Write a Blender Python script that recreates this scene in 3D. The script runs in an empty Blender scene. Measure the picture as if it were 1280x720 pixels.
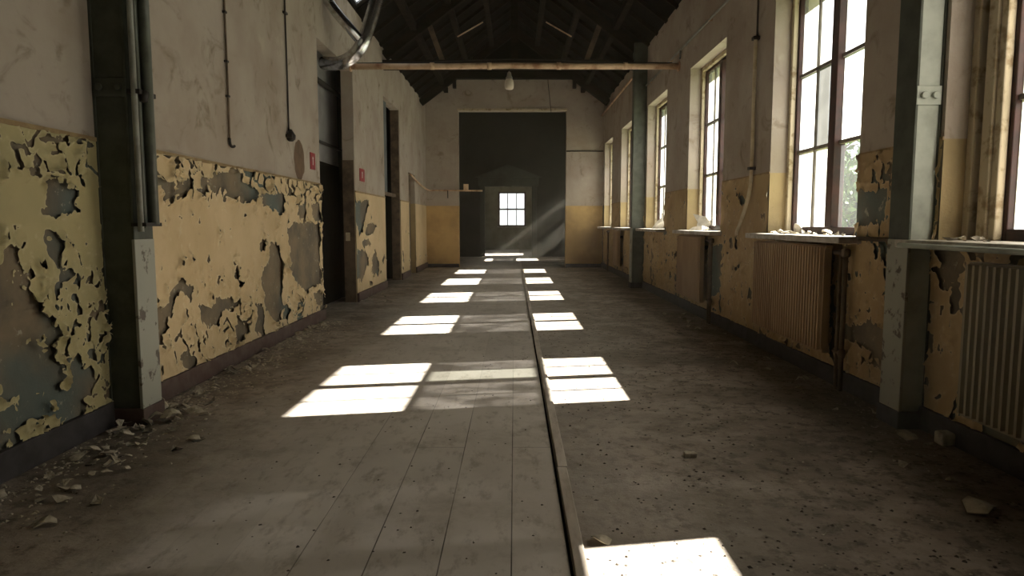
import bpy, bmesh, math, random
import numpy as np
from mathutils import Vector, Matrix, Euler

random.seed(7)
SC = bpy.context.scene
COL = SC.collection
PI = math.pi

# ------------------------------------------------------------------ camera
F = 853.0
H = 1.15
PITCH = math.atan(81 / F)
YAW = math.atan(3 / F)
cam_d = bpy.data.cameras.new('camera')
cam = bpy.data.objects.new('camera', cam_d)
COL.objects.link(cam)
cam_d.sensor_width = 36
cam_d.lens = F * 36 / 1280
cam_d.clip_start = 0.05
cam_d.clip_end = 300
cam.location = (0, 0, H)
cam.rotation_euler = (PI / 2 - PITCH, 0, YAW)
SC.camera = cam
CM = Euler((PI / 2 - PITCH, 0, YAW)).to_matrix()


def ray(x, y):
    return (CM @ Vector(((x - 640) / F, -(y - 360) / F, -1))).normalized()


def on_x(x, y, X):
    d = ray(x, y)
    t = X / d.x
    return (d.y * t, H + d.z * t)


def on_y(x, y, Y):
    d = ray(x, y)
    t = Y / d.y
    return (d.x * t, H + d.z * t)


def on_floor(x, y, z=0.0):
    d = ray(x, y)
    t = (z - H) / d.z
    return (d.x * t, d.y * t)


# ------------------------------------------------------------------ materials
def new_mat(name):
    m = bpy.data.materials.new(name)
    m.use_nodes = True
    nt = m.node_tree
    for n in list(nt.nodes):
        nt.nodes.remove(n)
    out = nt.nodes.new('ShaderNodeOutputMaterial')
    return m, nt, out


class NB:
    """small node builder"""
    def __init__(self, nt):
        self.nt = nt
        self.co = nt.nodes.new('ShaderNodeTexCoord').outputs['Object']

    def n(self, t, **kw):
        nd = self.nt.nodes.new(t)
        for k, v in kw.items():
            setattr(nd, k, v)
        return nd

    def l(self, a, b):
        self.nt.links.new(a, b)

    def noise(self, scale, detail=5, rough=0.55, stretch=None, dist=0.0, seed=0.0):
        nd = self.n('ShaderNodeTexNoise')
        nd.inputs['Scale'].default_value = scale
        nd.inputs['Detail'].default_value = detail
        nd.inputs['Roughness'].default_value = rough
        nd.inputs['Distortion'].default_value = dist
        mp = self.n('ShaderNodeMapping')
        mp.inputs['Location'].default_value = (seed, seed * 1.3, seed * 0.7)
        if stretch:
            mp.inputs['Scale'].default_value = stretch
        self.l(self.co, mp.inputs['Vector'])
        self.l(mp.outputs['Vector'], nd.inputs['Vector'])
        return nd.outputs['Fac']

    def ramp(self, fac, a, b, lo=0.0, hi=1.0):
        nd = self.n('ShaderNodeMapRange', interpolation_type='SMOOTHSTEP')
        nd.inputs['From Min'].default_value = a
        nd.inputs['From Max'].default_value = b
        nd.inputs['To Min'].default_value = lo
        nd.inputs['To Max'].default_value = hi
        self.l(fac, nd.inputs['Value'])
        return nd.outputs['Result']

    def mix(self, fac, c1, c2):
        nd = self.n('ShaderNodeMix', data_type='RGBA')
        for s, c in ((nd.inputs[6], c1), (nd.inputs[7], c2)):
            if isinstance(c, tuple):
                s.default_value = (*c, 1)
            else:
                self.l(c, s)
        if isinstance(fac, (int, float)):
            nd.inputs[0].default_value = fac
        else:
            self.l(fac, nd.inputs[0])
        return nd.outputs[2]

    def math(self, op, a, b=0.0):
        nd = self.n('ShaderNodeMath', operation=op)
        for s, v in ((nd.inputs[0], a), (nd.inputs[1], b)):
            if isinstance(v, (int, float)):
                s.default_value = v
            else:
                self.l(v, s)
        return nd.outputs[0]

    def xyz(self):
        nd = self.n('ShaderNodeSeparateXYZ')
        self.l(self.co, nd.inputs[0])
        return nd.outputs

    def bsdf(self, out, col, rough=0.8, bump=None, bs=0.3, bd=0.01, metal=0.0, spec=0.3):
        p = self.n('ShaderNodeBsdfPrincipled')
        if isinstance(col, tuple):
            p.inputs['Base Color'].default_value = (*col, 1)
        else:
            self.l(col, p.inputs['Base Color'])
        if isinstance(rough, (int, float)):
            p.inputs['Roughness'].default_value = rough
        else:
            self.l(rough, p.inputs['Roughness'])
        p.inputs['Metallic'].default_value = metal
        p.inputs['Specular IOR Level'].default_value = spec
        if bump is not None:
            b = self.n('ShaderNodeBump')
            b.inputs['Strength'].default_value = bs
            b.inputs['Distance'].default_value = bd
            self.l(bump, b.inputs['Height'])
            self.l(b.outputs[0], p.inputs['Normal'])
        self.l(p.outputs[0], out.inputs[0])
        return p


def simple(name, c1, c2=None, scale=6, rough=0.7, metal=0.0, lo=0.35, hi=0.7, bs=0.15, bd=0.004, stretch=None, spec=0.3):
    m, nt, out = new_mat(name)
    b = NB(nt)
    c2 = c2 or tuple(v * 0.7 for v in c1)
    nz = b.noise(scale, 6, 0.6, stretch)
    b.bsdf(out, b.mix(b.ramp(nz, lo, hi), c1, c2), rough, nz, bs, bd, metal, spec)
    return m


UP = (0.43, 0.375, 0.31)       # limewash above the dado
YEL = (0.46, 0.355, 0.19)        # ochre paint below the dado


def upper_col(b):
    c = b.mix(b.ramp(b.noise(1.3, 6, 0.6), 0.35, 0.7), UP, (0.35, 0.285, 0.225))
    c = b.mix(b.ramp(b.noise(3.1, 7, 0.65, dist=1.2, seed=4), 0.54, 0.74, 0, 0.75), c, (0.17, 0.13, 0.08))
    c = b.mix(b.ramp(b.noise(2.0, 8, 0.7, seed=9), 0.60, 0.68, 0, 0.45), c, (0.50, 0.44, 0.35))
    return c


def yellow_col(b, y1=YEL):
    c = b.mix(b.ramp(b.noise(1.6, 6, 0.6, seed=2), 0.35, 0.68), y1, tuple(v * 0.72 for v in y1))
    c = b.mix(b.ramp(b.noise(9, 6, 0.7, seed=5), 0.60, 0.8, 0, 0.5), c, (0.33, 0.24, 0.12))
    return c


def plaster_col(b):
    c = b.mix(b.ramp(b.noise(2.2, 6, 0.6, seed=11), 0.38, 0.62), (0.235, 0.185, 0.12), (0.135, 0.115, 0.085))
    c = b.mix(b.ramp(b.noise(1.0, 4, 0.5, seed=17), 0.50, 0.64, 0, 0.85), c, (0.12, 0.15, 0.135))
    c = b.mix(b.ramp(b.noise(11, 8, 0.75, seed=27), 0.60, 0.66, 0, 0.7), c, (0.42, 0.40, 0.30))
    return c


def wall_material(name, dado=1.6, front='x', painted=False, y1=YEL):
    """limewash above the dado line, plaster (or paint) below; reveals are always painted"""
    m, nt, out = new_mat(name)
    b = NB(nt)
    z = b.xyz()[2]
    up = upper_col(b)
    low = yellow_col(b, y1)
    if not painted:
        g = b.n('ShaderNodeNewGeometry')
        s = b.n('ShaderNodeSeparateXYZ')
        b.l(g.outputs['True Normal'], s.inputs[0])
        isf = b.math('GREATER_THAN', b.math('ABSOLUTE', s.outputs[0]), 0.5)
        low = b.mix(isf, low, plaster_col(b))
    col = b.mix(b.math('GREATER_THAN', z, dado), low, up)
    hn = b.noise(7, 7, 0.65, seed=3)
    b.bsdf(out, col, 0.88, hn, 0.55, 0.02, 0, 0.15)
    return m


M = {}
M['wall'] = wall_material('limewash_over_plaster')
M['wall_end'] = wall_material('limewash_and_ochre_end', 1.6, painted=True, y1=(0.56, 0.38, 0.165))


def paint_mat(name, y1, y2, stain=(0.30, 0.25, 0.13), up=False):
    m, nt, out = new_mat(name)
    b = NB(nt)
    c = b.mix(b.ramp(b.noise(1.4, 6, 0.6, seed=2), 0.35, 0.68), y1, y2)
    c = b.mix(b.ramp(b.noise(12, 6, 0.7, seed=5), 0.62, 0.8, 0, 0.45), c, stain)
    c = b.mix(b.ramp(b.noise(3.2, 8, 0.75, seed=8), 0.60, 0.66, 0, 0.35), c, tuple(v * 0.6 for v in y2))
    g = b.n('ShaderNodeNewGeometry')
    c = b.mix(g.outputs['Backfacing'], c, (0.40, 0.35, 0.26))
    ra = b.n('ShaderNodeAttribute', attribute_name='rim')
    c = b.mix(b.math('MULTIPLY', ra.outputs['Fac'], 0.5), c, tuple(min(.75, v * 1.15 + .12) for v in y1))  # pale chipped edges, also painting the light that curled rims catch
    b.bsdf(out, c, 0.7, b.noise(24, 6, 0.6), 0.25, 0.006, 0, 0.25)
    return m


M['paint_left'] = paint_mat('flaking_ochre_paint', (0.62, 0.475, 0.275), (0.52, 0.39, 0.21))
M['paint_near'] = paint_mat('flaking_shaded_ochre', (0.47, 0.40, 0.20), (0.37, 0.325, 0.165), (0.20, 0.2, 0.12))  # ochre darkened towards olive to paint in the near wall's shade
M['paint_right'] = paint_mat('flaking_mustard_paint', (0.46, 0.335, 0.17), (0.37, 0.255, 0.125))
M['dado'] = simple('dado_line', (0.26, 0.17, 0.08), (0.34, 0.25, 0.12), 12)
M['base'] = simple('baseboard_maroon', (0.085, 0.05, 0.04), (0.12, 0.085, 0.07), 9, 0.65)
M['base_dark'] = simple('baseboard_grey', (0.06, 0.055, 0.055), (0.035, 0.03, 0.03), 9, 0.7)
M['green'] = simple('green_steel_paint', (0.075, 0.085, 0.062), (0.045, 0.05, 0.035), 8, 0.5)
M['steel_pale'] = simple('lit_green_steel_paint', (0.42, 0.45, 0.38), (0.27, 0.29, 0.24), 5, 0.5)
M['col_pale'] = simple('pale_flaking_column_paint', (0.34, 0.34, 0.28), (0.12, 0.10, 0.08), 9, 0.7, lo=0.56, hi=0.62)
M['pipe_green'] = simple('green_pipe_paint', (0.10, 0.11, 0.085), (0.06, 0.065, 0.05), 8, 0.4)
M['pipe_pale'] = simple('pale_pipe_paint', (0.30, 0.31, 0.27), (0.2, 0.2, 0.17), 8, 0.45)
M['pipe_rust'] = simple('tan_pipe_paint', (0.62, 0.44, 0.28), (0.32, 0.16, 0.09), 5, 0.45, lo=0.45, hi=0.7)
M['cream_pipe'] = simple('cream_pipe_paint', (0.62, 0.54, 0.38), (0.45, 0.36, 0.22), 9, 0.5)
M['wire'] = simple('dark_wire', (0.03, 0.025, 0.02), None, 8, 0.6)
M['frame'] = simple('window_frame_brown', (0.055, 0.022, 0.017), (0.026, 0.015, 0.012), 12, 0.5)
M['muntin'] = simple('window_muntin_grey', (0.20, 0.18, 0.15), (0.12, 0.10, 0.08), 12, 0.6)
M['casing'] = simple('window_casing_cream', (0.55, 0.47, 0.32), (0.30, 0.22, 0.12), 10, 0.65, lo=0.5, hi=0.66)
M['sill'] = simple('sill_board', (0.55, 0.52, 0.46), (0.33, 0.29, 0.23), 10, 0.6)
M['rad'] = simple('radiator_enamel', (0.42, 0.29, 0.16), (0.30, 0.19, 0.10), 3, 0.5, stretch=(1, 1, 0.4))
M['rad_grey'] = simple('radiator_enamel_grey', (0.33, 0.29, 0.19), (0.24, 0.2, 0.13), 3, 0.5, stretch=(1, 1, 0.4))
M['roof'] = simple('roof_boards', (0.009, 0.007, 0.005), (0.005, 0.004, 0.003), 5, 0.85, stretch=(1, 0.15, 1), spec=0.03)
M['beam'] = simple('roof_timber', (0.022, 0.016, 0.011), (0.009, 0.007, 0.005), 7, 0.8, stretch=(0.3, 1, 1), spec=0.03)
M['lath'] = simple('floor_lath_wood', (0.60, 0.53, 0.44), (0.38, 0.32, 0.25), 14, 0.7, stretch=(1, 0.2, 1))
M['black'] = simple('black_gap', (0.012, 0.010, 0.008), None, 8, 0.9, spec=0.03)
M['grey_panel'] = simple('grey_panel_paint', (0.26, 0.255, 0.25), (0.2, 0.19, 0.19), 4, 0.7)
M['blue_door'] = simple('blue_grey_door_paint', (0.11, 0.13, 0.13), (0.07, 0.08, 0.08), 5, 0.6)
M['door_brown'] = simple('brown_frame_wood', (0.17, 0.12, 0.075), (0.07, 0.05, 0.035), 6, 0.7)
M['red'] = simple('sign_red', (0.32, 0.02, 0.025), (0.22, 0.02, 0.02), 12, 0.5)
M['white'] = simple('sign_white', (0.7, 0.66, 0.6), None, 12, 0.5)
M['paper'] = simple('old_white_paper', (0.72, 0.68, 0.60), (0.5, 0.46, 0.38), 14, 0.8)
M['flake_cream'] = simple('flake_cream', (0.56, 0.50, 0.38), (0.26, 0.22, 0.16), 20, 0.8)
M['flake_grey'] = simple('flake_grey', (0.30, 0.27, 0.21), (0.17, 0.15, 0.115), 20, 0.85)
M['grit'] = simple('dark_grit', (0.10, 0.08, 0.06), (0.05, 0.04, 0.03), 30, 0.9)
M['grit_light'] = simple('light_grit', (0.5, 0.44, 0.34), (0.35, 0.3, 0.22), 30, 0.9)
M['silver'] = simple('silver_duct_foil', (0.75, 0.77, 0.82), (0.45, 0.42, 0.38), 14, 0.22, 0.95, spec=0.5)
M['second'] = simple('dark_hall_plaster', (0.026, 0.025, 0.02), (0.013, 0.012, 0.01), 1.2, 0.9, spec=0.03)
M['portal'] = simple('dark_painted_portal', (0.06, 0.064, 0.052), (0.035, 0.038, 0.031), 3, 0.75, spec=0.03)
M['third'] = simple('far_room_plaster', (0.26, 0.25, 0.19), (0.16, 0.15, 0.11), 2, 0.9)
M['outside'] = simple('outer_render', (0.35, 0.3, 0.24), None, 3, 0.9)
M['grass'] = simple('grass_ground', (0.16, 0.20, 0.07), (0.10, 0.12, 0.05), 2, 0.95)
M['leaf'] = simple('leaf_green', (0.10, 0.17, 0.05), (0.04, 0.08, 0.03), 3, 0.7)
M['bark'] = simple('bark', (0.09, 0.07, 0.05), None, 8, 0.9)
M['oval'] = simple('bare_brown_plaster', (0.165, 0.105, 0.065), (0.12, 0.08, 0.05), 8, 0.9)
M['lamp_white'] = simple('opal_glass', (0.62, 0.55, 0.44), (0.5, 0.44, 0.34), 6, 0.3)
M['lamp_holder'] = simple('lamp_holder_grey', (0.22, 0.2, 0.17), None, 6, 0.5)


def floor_material():
    m, nt, out = new_mat('dusty_floor')
    b = NB(nt)
    x, y, z = b.xyz()
    # board seams: long axis along Y
    cmb = b.n('ShaderNodeCombineXYZ')
    b.l(y, cmb.inputs[0])
    b.l(b.math('ADD', x, 0.01 + 0.245 * 40), cmb.inputs[1])
    br = b.n('ShaderNodeTexBrick')
    br.offset = 0.37
    br.inputs['Scale'].default_value = 1
    br.inputs['Mortar Size'].default_value = 0.0026
    br.inputs['Mortar Smooth'].default_value = 0.25
    br.inputs['Brick Width'].default_value = 2.1
    br.inputs['Row Height'].default_value = 0.245
    br.inputs['Bias'].default_value = 0
    br.inputs['Color1'].default_value = (0.9, 0.9, 0.9, 1)
    br.inputs['Color2'].default_value = (1.0, 1.0, 1.0, 1)
    br.inputs['Mortar'].default_value = (0.9, 0.9, 0.9, 1)
    b.l(cmb.outputs[0], br.inputs['Vector'])
    seam = b.math('MULTIPLY', br.outputs['Fac'], b.math('LESS_THAN', x, 0.19))
    fade = b.ramp(b.noise(0.9, 5, 0.6, seed=21), 0.35, 0.6, 0.35, 0.9)
    seam = b.math('MULTIPLY', seam, fade)
    seam = b.math('MULTIPLY', seam, b.ramp(b.math('ADD', y, b.math('MULTIPLY', b.noise(0.7, 3, 0.5, seed=31), 3)), 4.5, 7.5, 1.0, 0.12))
    seam = b.math('MULTIPLY', seam, b.math('SUBTRACT', 1.0, b.ramp(b.math('MULTIPLY', x, -1), 0.55, 1.0, 0, 0.93)))
    board = b.mix(b.ramp(b.noise(1.1, 6, 0.6, (1, 0.5, 1)), 0.35, 0.68), (0.66, 0.60, 0.52), (0.52, 0.46, 0.385))
    board = b.mix(b.ramp(b.noise(16, 6, 0.7, (1, 0.4, 1), seed=3), 0.50, 0.70, 0, 0.5), board, (0.24, 0.19, 0.135))
    board = b.mix(b.ramp(b.noise(2.3, 7, 0.7, seed=44), 0.50, 0.68, 0, 0.5), board, (0.34, 0.29, 0.225))
    mlt = b.n('ShaderNodeMix', data_type='RGBA', blend_type='MULTIPLY')
    mlt.inputs[0].default_value = 1
    b.l(board, mlt.inputs[6])
    b.l(br.outputs['Color'], mlt.inputs[7])
    board = mlt.outputs[2]
    board = b.mix(seam, board, (0.05, 0.038, 0.028))
    dirt = b.mix(b.ramp(b.noise(3.0, 8, 0.65, seed=6), 0.35, 0.66), (0.37, 0.305, 0.245), (0.21, 0.17, 0.13))
    dirt = b.mix(b.ramp(b.noise(1.2, 5, 0.6, seed=41), 0.45, 0.62, 0, 0.6), dirt, (0.12, 0.095, 0.065))
    dirt = b.mix(b.ramp(b.noise(13, 8, 0.75, seed=7), 0.48, 0.62, 0, 0.75), dirt, (0.085, 0.065, 0.045))
    dirt = b.mix(b.ramp(b.noise(30, 6, 0.75, seed=8), 0.60, 0.68, 0, 0.6), dirt, (0.36, 0.31, 0.23))
    # dust-free boards left of the lath, loose dirt right of it and along the left wall, where it also paints in the light's fall-off
    edge = b.math('ADD', x, b.math('MULTIPLY', b.math('SUBTRACT', b.noise(2.2, 6, 0.6, seed=12), 0.5), 0.9))
    right = b.math('GREATER_THAN', x, 0.2)
    dens = b.ramp(edge, 0.1, 1.4, 0.55, 1.0)
    fr = b.math('MULTIPLY', right, dens)
    left = b.ramp(b.math('MULTIPLY', edge, -1), 0.95, 1.9, 0, 0.92)
    f = b.math('MAXIMUM', fr, left)
    col = b.mix(f, board, dirt)
    bump = b.math('ADD', b.math('MULTIPLY', seam, -0.6),
                  b.math('MULTIPLY', b.math('ADD', b.noise(26, 8, 0.7, seed=14), b.noise(5, 4, 0.6, seed=15)), b.math('ADD', f, 0.12)))
    b.bsdf(out, col, 0.72, bump, 0.6, 0.012, 0, 0.25)
    return m


M['floor'] = floor_material()


def glass_mat(name, tcol, tl, fac_translucent, gloss=0.04):
    m, nt, out = new_mat(name)
    b = NB(nt)
    tr = b.n('ShaderNodeBsdfTransparent')
    tr.inputs[0].default_value = (*tcol, 1)
    t2 = b.n('ShaderNodeBsdfTranslucent')
    t2.inputs[0].default_value = (*tl, 1)
    gl = b.n('ShaderNodeBsdfGlossy')
    gl.inputs['Roughness'].default_value = 0.1
    mx = b.n('ShaderNodeMixShader')
    nz = b.ramp(b.noise(5, 6, 0.6), 0.3, 0.7, fac_translucent * 0.85, min(1, fac_translucent * 1.15))
    b.l(nz, mx.inputs[0])
    b.l(tr.outputs[0], mx.inputs[1])
    b.l(t2.outputs[0], mx.inputs[2])
    m2 = b.n('ShaderNodeMixShader')
    m2.inputs[0].default_value = gloss
    b.l(mx.outputs[0], m2.inputs[1])
    b.l(gl.outputs[0], m2.inputs[2])
    b.l(m2.outputs[0], out.inputs[0])
    return m


M['clear'] = glass_mat('clear_glass', (0.93, 0.95, 0.94), (0.8, 0.8, 0.78), 0.03)
M['dirty'] = glass_mat('dusty_glass', (0.92, 0.93, 0.90), (0.6, 0.6, 0.56), 0.22)
M['milky'] = glass_mat('milky_sheeted_glass', (0.25, 0.25, 0.25), (0.34, 0.34, 0.32), 0.93)
M['hazy'] = glass_mat('sun_dimming_glass', (0.13, 0.14, 0.13), (0.30, 0.30, 0.28), 0.14)  # pane tint darkened to weaken the sun stripe on the floor
M['blank'] = glass_mat('sun_blocking_glass', (0.03, 0.03, 0.03), (0.36, 0.34, 0.31), 0.95)  # made-up opaque panes that keep direct sun off the near floor


# ------------------------------------------------------------------ geometry helpers
def link(name, me, mat=None, parent=None, label=None, cat=None, group=None, kind=None, loc=None):
    o = bpy.data.objects.new(name, me)
    COL.objects.link(o)
    if mat is not None and me is not None:
        for mm in (mat if isinstance(mat, list) else [mat]):
            me.materials.append(mm)
    if parent is not None:
        o.parent = parent
    if loc is not None:
        o.location = loc
    tag(o, label, cat, group, kind)
    return o


def tag(o, label=None, cat=None, group=None, kind=None):
    if label: o['label'] = label
    if cat: o['category'] = cat
    if group: o['group'] = group
    if kind: o['kind'] = kind
    return o


def empty(name, loc, label, cat, group=None, kind=None):
    o = bpy.data.objects.new(name, None)
    o.empty_display_size = 0.1
    COL.objects.link(o)
    o.location = loc
    return tag(o, label, cat, group, kind)


class MB:
    def __init__(self):
        self.bm = bmesh.new()

    def box(self, x0, x1, y0, y1, z0, z1, mi=0):
        vs = [self.bm.verts.new(p) for p in ((x0, y0, z0), (x1, y0, z0), (x1, y1, z0), (x0, y1, z0),
                                             (x0, y0, z1), (x1, y0, z1), (x1, y1, z1), (x0, y1, z1))]
        for f in ((0, 3, 2, 1), (4, 5, 6, 7), (0, 1, 5, 4), (1, 2, 6, 5), (2, 3, 7, 6), (3, 0, 4, 7)):
            fc = self.bm.faces.new([vs[i] for i in f])
            fc.material_index = mi
        return self

    def bar(self, p, q, w, h, up=(0, 0, 1)):
        p, q = Vector(p), Vector(q)
        d = (q - p).normalized()
        s = d.cross(Vector(up))
        if s.length < 1e-4:
            s = d.cross(Vector((0, 1, 0)))
        s.normalize()
        u = s.cross(d)
        vs = []
        for c in (p, q):
            for a, b_ in ((-1, -1), (1, -1), (1, 1), (-1, 1)):
                vs.append(self.bm.verts.new(c + s * a * w / 2 + u * b_ * h / 2))
        for f in ((0, 1, 2, 3), (7, 6, 5, 4), (0, 4, 5, 1), (1, 5, 6, 2), (2, 6, 7, 3), (3, 7, 4, 0)):
            self.bm.faces.new([vs[i] for i in f])
        return self

    def tube(self, pts, r, n=10, smooth_=True, ribs=None):
        pts = [Vector(p) for p in pts]
        rings = []
        prev = None
        for i, p in enumerate(pts):
            a = pts[max(0, i - 1)]
            c = pts[min(len(pts) - 1, i + 1)]
            d = (c - a).normalized()
            if prev is None:
                s = d.cross(Vector((0, 0, 1)))
                if s.length < 1e-3:
                    s = d.cross(Vector((0, 1, 0)))
            else:
                s = prev - d * prev.dot(d)
            s.normalize()
            prev = s
            u = s.cross(d)
            rr = r[i] if isinstance(r, (list, tuple)) else r
            rings.append([self.bm.verts.new(p + (s * math.cos(t) + u * math.sin(t)) * rr)
                          for t in [2 * PI * k / n for k in range(n)]])
        for a, b_ in zip(rings, rings[1:]):
            for k in range(n):
                f = self.bm.faces.new((a[k], a[(k + 1) % n], b_[(k + 1) % n], b_[k]))
                f.smooth = smooth_
        self.bm.faces.new(list(reversed(rings[0])))
        self.bm.faces.new(rings[-1])
        return self

    def lathe(self, prof, c, n=16, axis='z'):
        rings = []
        for r, h in prof:
            ring = []
            for k in range(n):
                t = 2 * PI * k / n
                if axis == 'z':
                    p = (c[0] + r * math.cos(t), c[1] + r * math.sin(t), c[2] + h)
                else:
                    p = (c[0] + h, c[1] + r * math.cos(t), c[2] + r * math.sin(t))
                ring.append(self.bm.verts.new(p))
            rings.append(ring)
        for a, b_ in zip(rings, rings[1:]):
            for k in range(n):
                f = self.bm.faces.new((a[k], a[(k + 1) % n], b_[(k + 1) % n], b_[k]))
                f.smooth = True
        self.bm.faces.new(list(reversed(rings[0])))
        self.bm.faces.new(rings[-1])
        return self

    def poly(self, pts, mi=0):
        f = self.bm.faces.new([self.bm.verts.new(p) for p in pts])
        f.material_index = mi
        return self

    def prism(self, pts, off):
        a = [self.bm.verts.new(p) for p in pts]
        b_ = [self.bm.verts.new(Vector(p) + Vector(off)) for p in pts]
        self.bm.faces.new(a)
        self.bm.faces.new(list(reversed(b_)))
        n = len(pts)
        for i in range(n):
            self.bm.faces.new((a[i], b_[i], b_[(i + 1) % n], a[(i + 1) % n]))
        return self

    def build(self, name, mat, parent=None, bevel=0.0, **kw):
        me = bpy.data.meshes.new(name)
        bmesh.ops.recalc_face_normals(self.bm, faces=self.bm.faces)
        self.bm.to_mesh(me)
        self.bm.free()
        o = link(name, me, mat, parent, **kw)
        if bevel:
            md = o.modifiers.new('bevel', 'BEVEL')
            md.width = bevel
            md.segments = 2
            md.limit_method = 'ANGLE'
        return o


def smooth_path(pts, n=6):
    pts = [Vector(p) for p in pts]
    out = []
    P = [pts[0]] + pts + [pts[-1]]
    for i in range(1, len(P) - 2):
        p0, p1, p2, p3 = P[i - 1], P[i], P[i + 1], P[i + 2]
        for k in range(n):
            t = k / n
            out.append(0.5 * ((2 * p1) + (-p0 + p2) * t + (2 * p0 - 5 * p1 + 4 * p2 - p3) * t * t + (-p0 + 3 * p1 - 3 * p2 + p3) * t ** 3))
    out.append(pts[-1])
    return out


# ------------------------------------------------------------------ dimensions
XL, XR = -2.30, 2.30
WT = 0.50                # right wall thickness
YB, YE = -3.0, 17.9      # back and end of the corridor
ZW = 4.2                 # eaves
SL = 0.74                # roof slope
ZA = ZW + (XR) * SL
DADO = 1.6
PASS = (8.15, 9.92, 3.3)        # left passage opening
DOOR2 = (12.2, 13.85, 3.38)
DOOR3 = (14.95, 15.9, 2.25)
WINS = [(2.05, 3.72), (4.62, 6.22), (7.62, 9.15), (10.5, 12.0), (13.35, 14.9), (16.2, 17.6)]
WZ0, WZ1 = 1.06, 3.16


# ------------------------------------------------------------------ room shell
fl = MB()
fl.box(-5.2, XR + WT, YB, 31, -0.2, 0.0)
fl.build('floor', M['floor'], kind='structure')

# left wall with three openings
w = MB()
TL = 0.17
segs = [(YB, PASS[0]), (PASS[1], DOOR2[0]), (DOOR2[1], DOOR3[0]), (DOOR3[1], YE)]
for a, c in segs:
    w.box(XL - TL, XL, a, c, 0, ZW)
for a, c, h in (PASS, DOOR2, DOOR3):
    w.box(XL - TL, XL, a, c, h, ZW)
wall_left = w.build('wall_left', M['wall'], kind='structure')

# right wall: spandrels, piers, lintels
w = MB()
ys = [YB]
for a, c in WINS:
    w.box(XR, XR + WT, ys[-1], a, 0, ZW)
    w.box(XR, XR + WT, a, c, 0, WZ0 - 0.04)
    w.box(XR, XR + WT, a, c, WZ1, ZW)
    ys.append(c)
w.box(XR, XR + WT, ys[-1], YE, 0, ZW)
wall_right = w.build('wall_right', M['wall'], kind='structure')

# end wall with its tall opening, gable above
OX0, OX1, OZ = -1.45, 1.34, 4.03
w = MB()
w.box(XL, OX0, YE, YE + 0.25, 0, ZW)
w.box(OX1, XR, YE, YE + 0.25, 0, ZW)
w.box(OX0, OX1, YE, YE + 0.25, OZ, ZW)
w.prism([(XL, YE, ZW), (XR, YE, ZW), (0, YE, ZA)], (0, 0.25, 0))
wall_end = w.build('wall_end', M['wall_end'], kind='structure')
w = MB()
w.box(XL - 0.3, XR + WT, YB - 0.2, YB, 0, ZA)
w.build('wall_back', M['wall_end'], kind='structure')

# roof deck, both slopes, with boards as grooves
w = MB()
for s in (-1, 1):
    e = 3.0
    w.prism([(s * e, YB - 0.2, ZW - (e - XR) * SL + 0.0), (0, YB - 0.2, ZA), (0, YB - 0.2, ZA + 0.12), (s * e, YB - 0.2, ZW - (e - XR) * SL + 0.12)],
            (0, (YE + 0.3) - (YB - 0.2), 0)) if s > 0 else None
# left slope is holed for the roof light above the passage
RL = (8.75, 10.2, -2.28, -1.80)   # y0, y1, x0, x1 of the roof light


def slope_piece(mb, y0, y1, x0, x1):
    zf = lambda x: ZW + (XR - abs(x)) * SL
    mb.prism([(x0, y0, zf(x0)), (x1, y0, zf(x1)), (x1, y0, zf(x1) + 0.12), (x0, y0, zf(x0) + 0.12)], (0, y1 - y0, 0))


slope_piece(w, YB - 0.2, RL[0], -3.0, 0)
slope_piece(w, RL[1], YE + 0.3, -3.0, 0)
slope_piece(w, RL[0], RL[1], -3.0, RL[2])
slope_piece(w, RL[0], RL[1], RL[3], 0)
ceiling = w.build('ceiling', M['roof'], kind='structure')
# purlins and common rafters under the deck belong to the roof
for s in (-1, 1):
    for x in (0.55, 1.15, 1.75):
        p = MB()
        z = ZW + (XR - x) * SL - 0.06
        p.box(s * x - 0.05, s * x + 0.05, YB, YE, z - 0.07, z + 0.05)
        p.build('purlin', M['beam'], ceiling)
    for k in range(26):
        y = 0.4 + k * 0.68
        if s < 0 and RL[0] - .05 < y < RL[1] + .05:
            continue
        p = MB()
        zf = lambda x: ZW + (XR - x) * SL - 0.03
        p.bar((s * 2.3, y, zf(2.3)), (s * 0.02, y, zf(0.02)), 0.05, 0.07)
        p.build('common_rafter', M['beam'], ceiling)

# glazed roof light at the left eaves
sk = MB()
zf = lambda x: ZW + (XR - abs(x)) * SL
for yy in (RL[0], (RL[0] + RL[1]) / 2, RL[1]):
    sk.bar((RL[2], yy, zf(RL[2]) + 0.06), (RL[3], yy, zf(RL[3]) + 0.06), 0.04, 0.05)
wnd = sk.build('window_8', M['beam'], kind='structure')
g = MB()
g.poly([(RL[2], RL[0], zf(RL[2]) + 0.08), (RL[2], RL[1], zf(RL[2]) + 0.08), (RL[3], RL[1], zf(RL[3]) + 0.08), (RL[3], RL[0], zf(RL[3]) + 0.08)])
g.build('pane', M['dirty'], wnd)

# baseboards
b_ = MB()
for a, c in [(YB, 3.78)]:
    b_.box(XL, XL + 0.035, a, c, 0, 0.14)
b_.build('baseboard_left_near', M['base_dark'], kind='structure', bevel=0.006)
b_ = MB()
for a, c in [(3.95, PASS[0]), (PASS[1], DOOR2[0]), (DOOR2[1], DOOR3[0]), (DOOR3[1], YE)]:
    b_.box(XL, XL + 0.035, a, c, 0, 0.13)
b_.build('baseboard_left', M['base'], kind='structure', bevel=0.006)
b_ = MB()
b_.box(XR - 0.03, XR, YB, YE, 0, 0.13)
b_.build('baseboard_right', M['base_dark'], kind='structure', bevel=0.006)
b_ = MB()
b_.box(XL + 0.035, OX0, YE - 0.03, YE, 0, 0.09)
b_.box(OX1, XR - 0.03, YE - 0.03, YE, 0, 0.09)
b_.build('baseboard_end', M['base_dark'], kind='structure')
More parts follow.
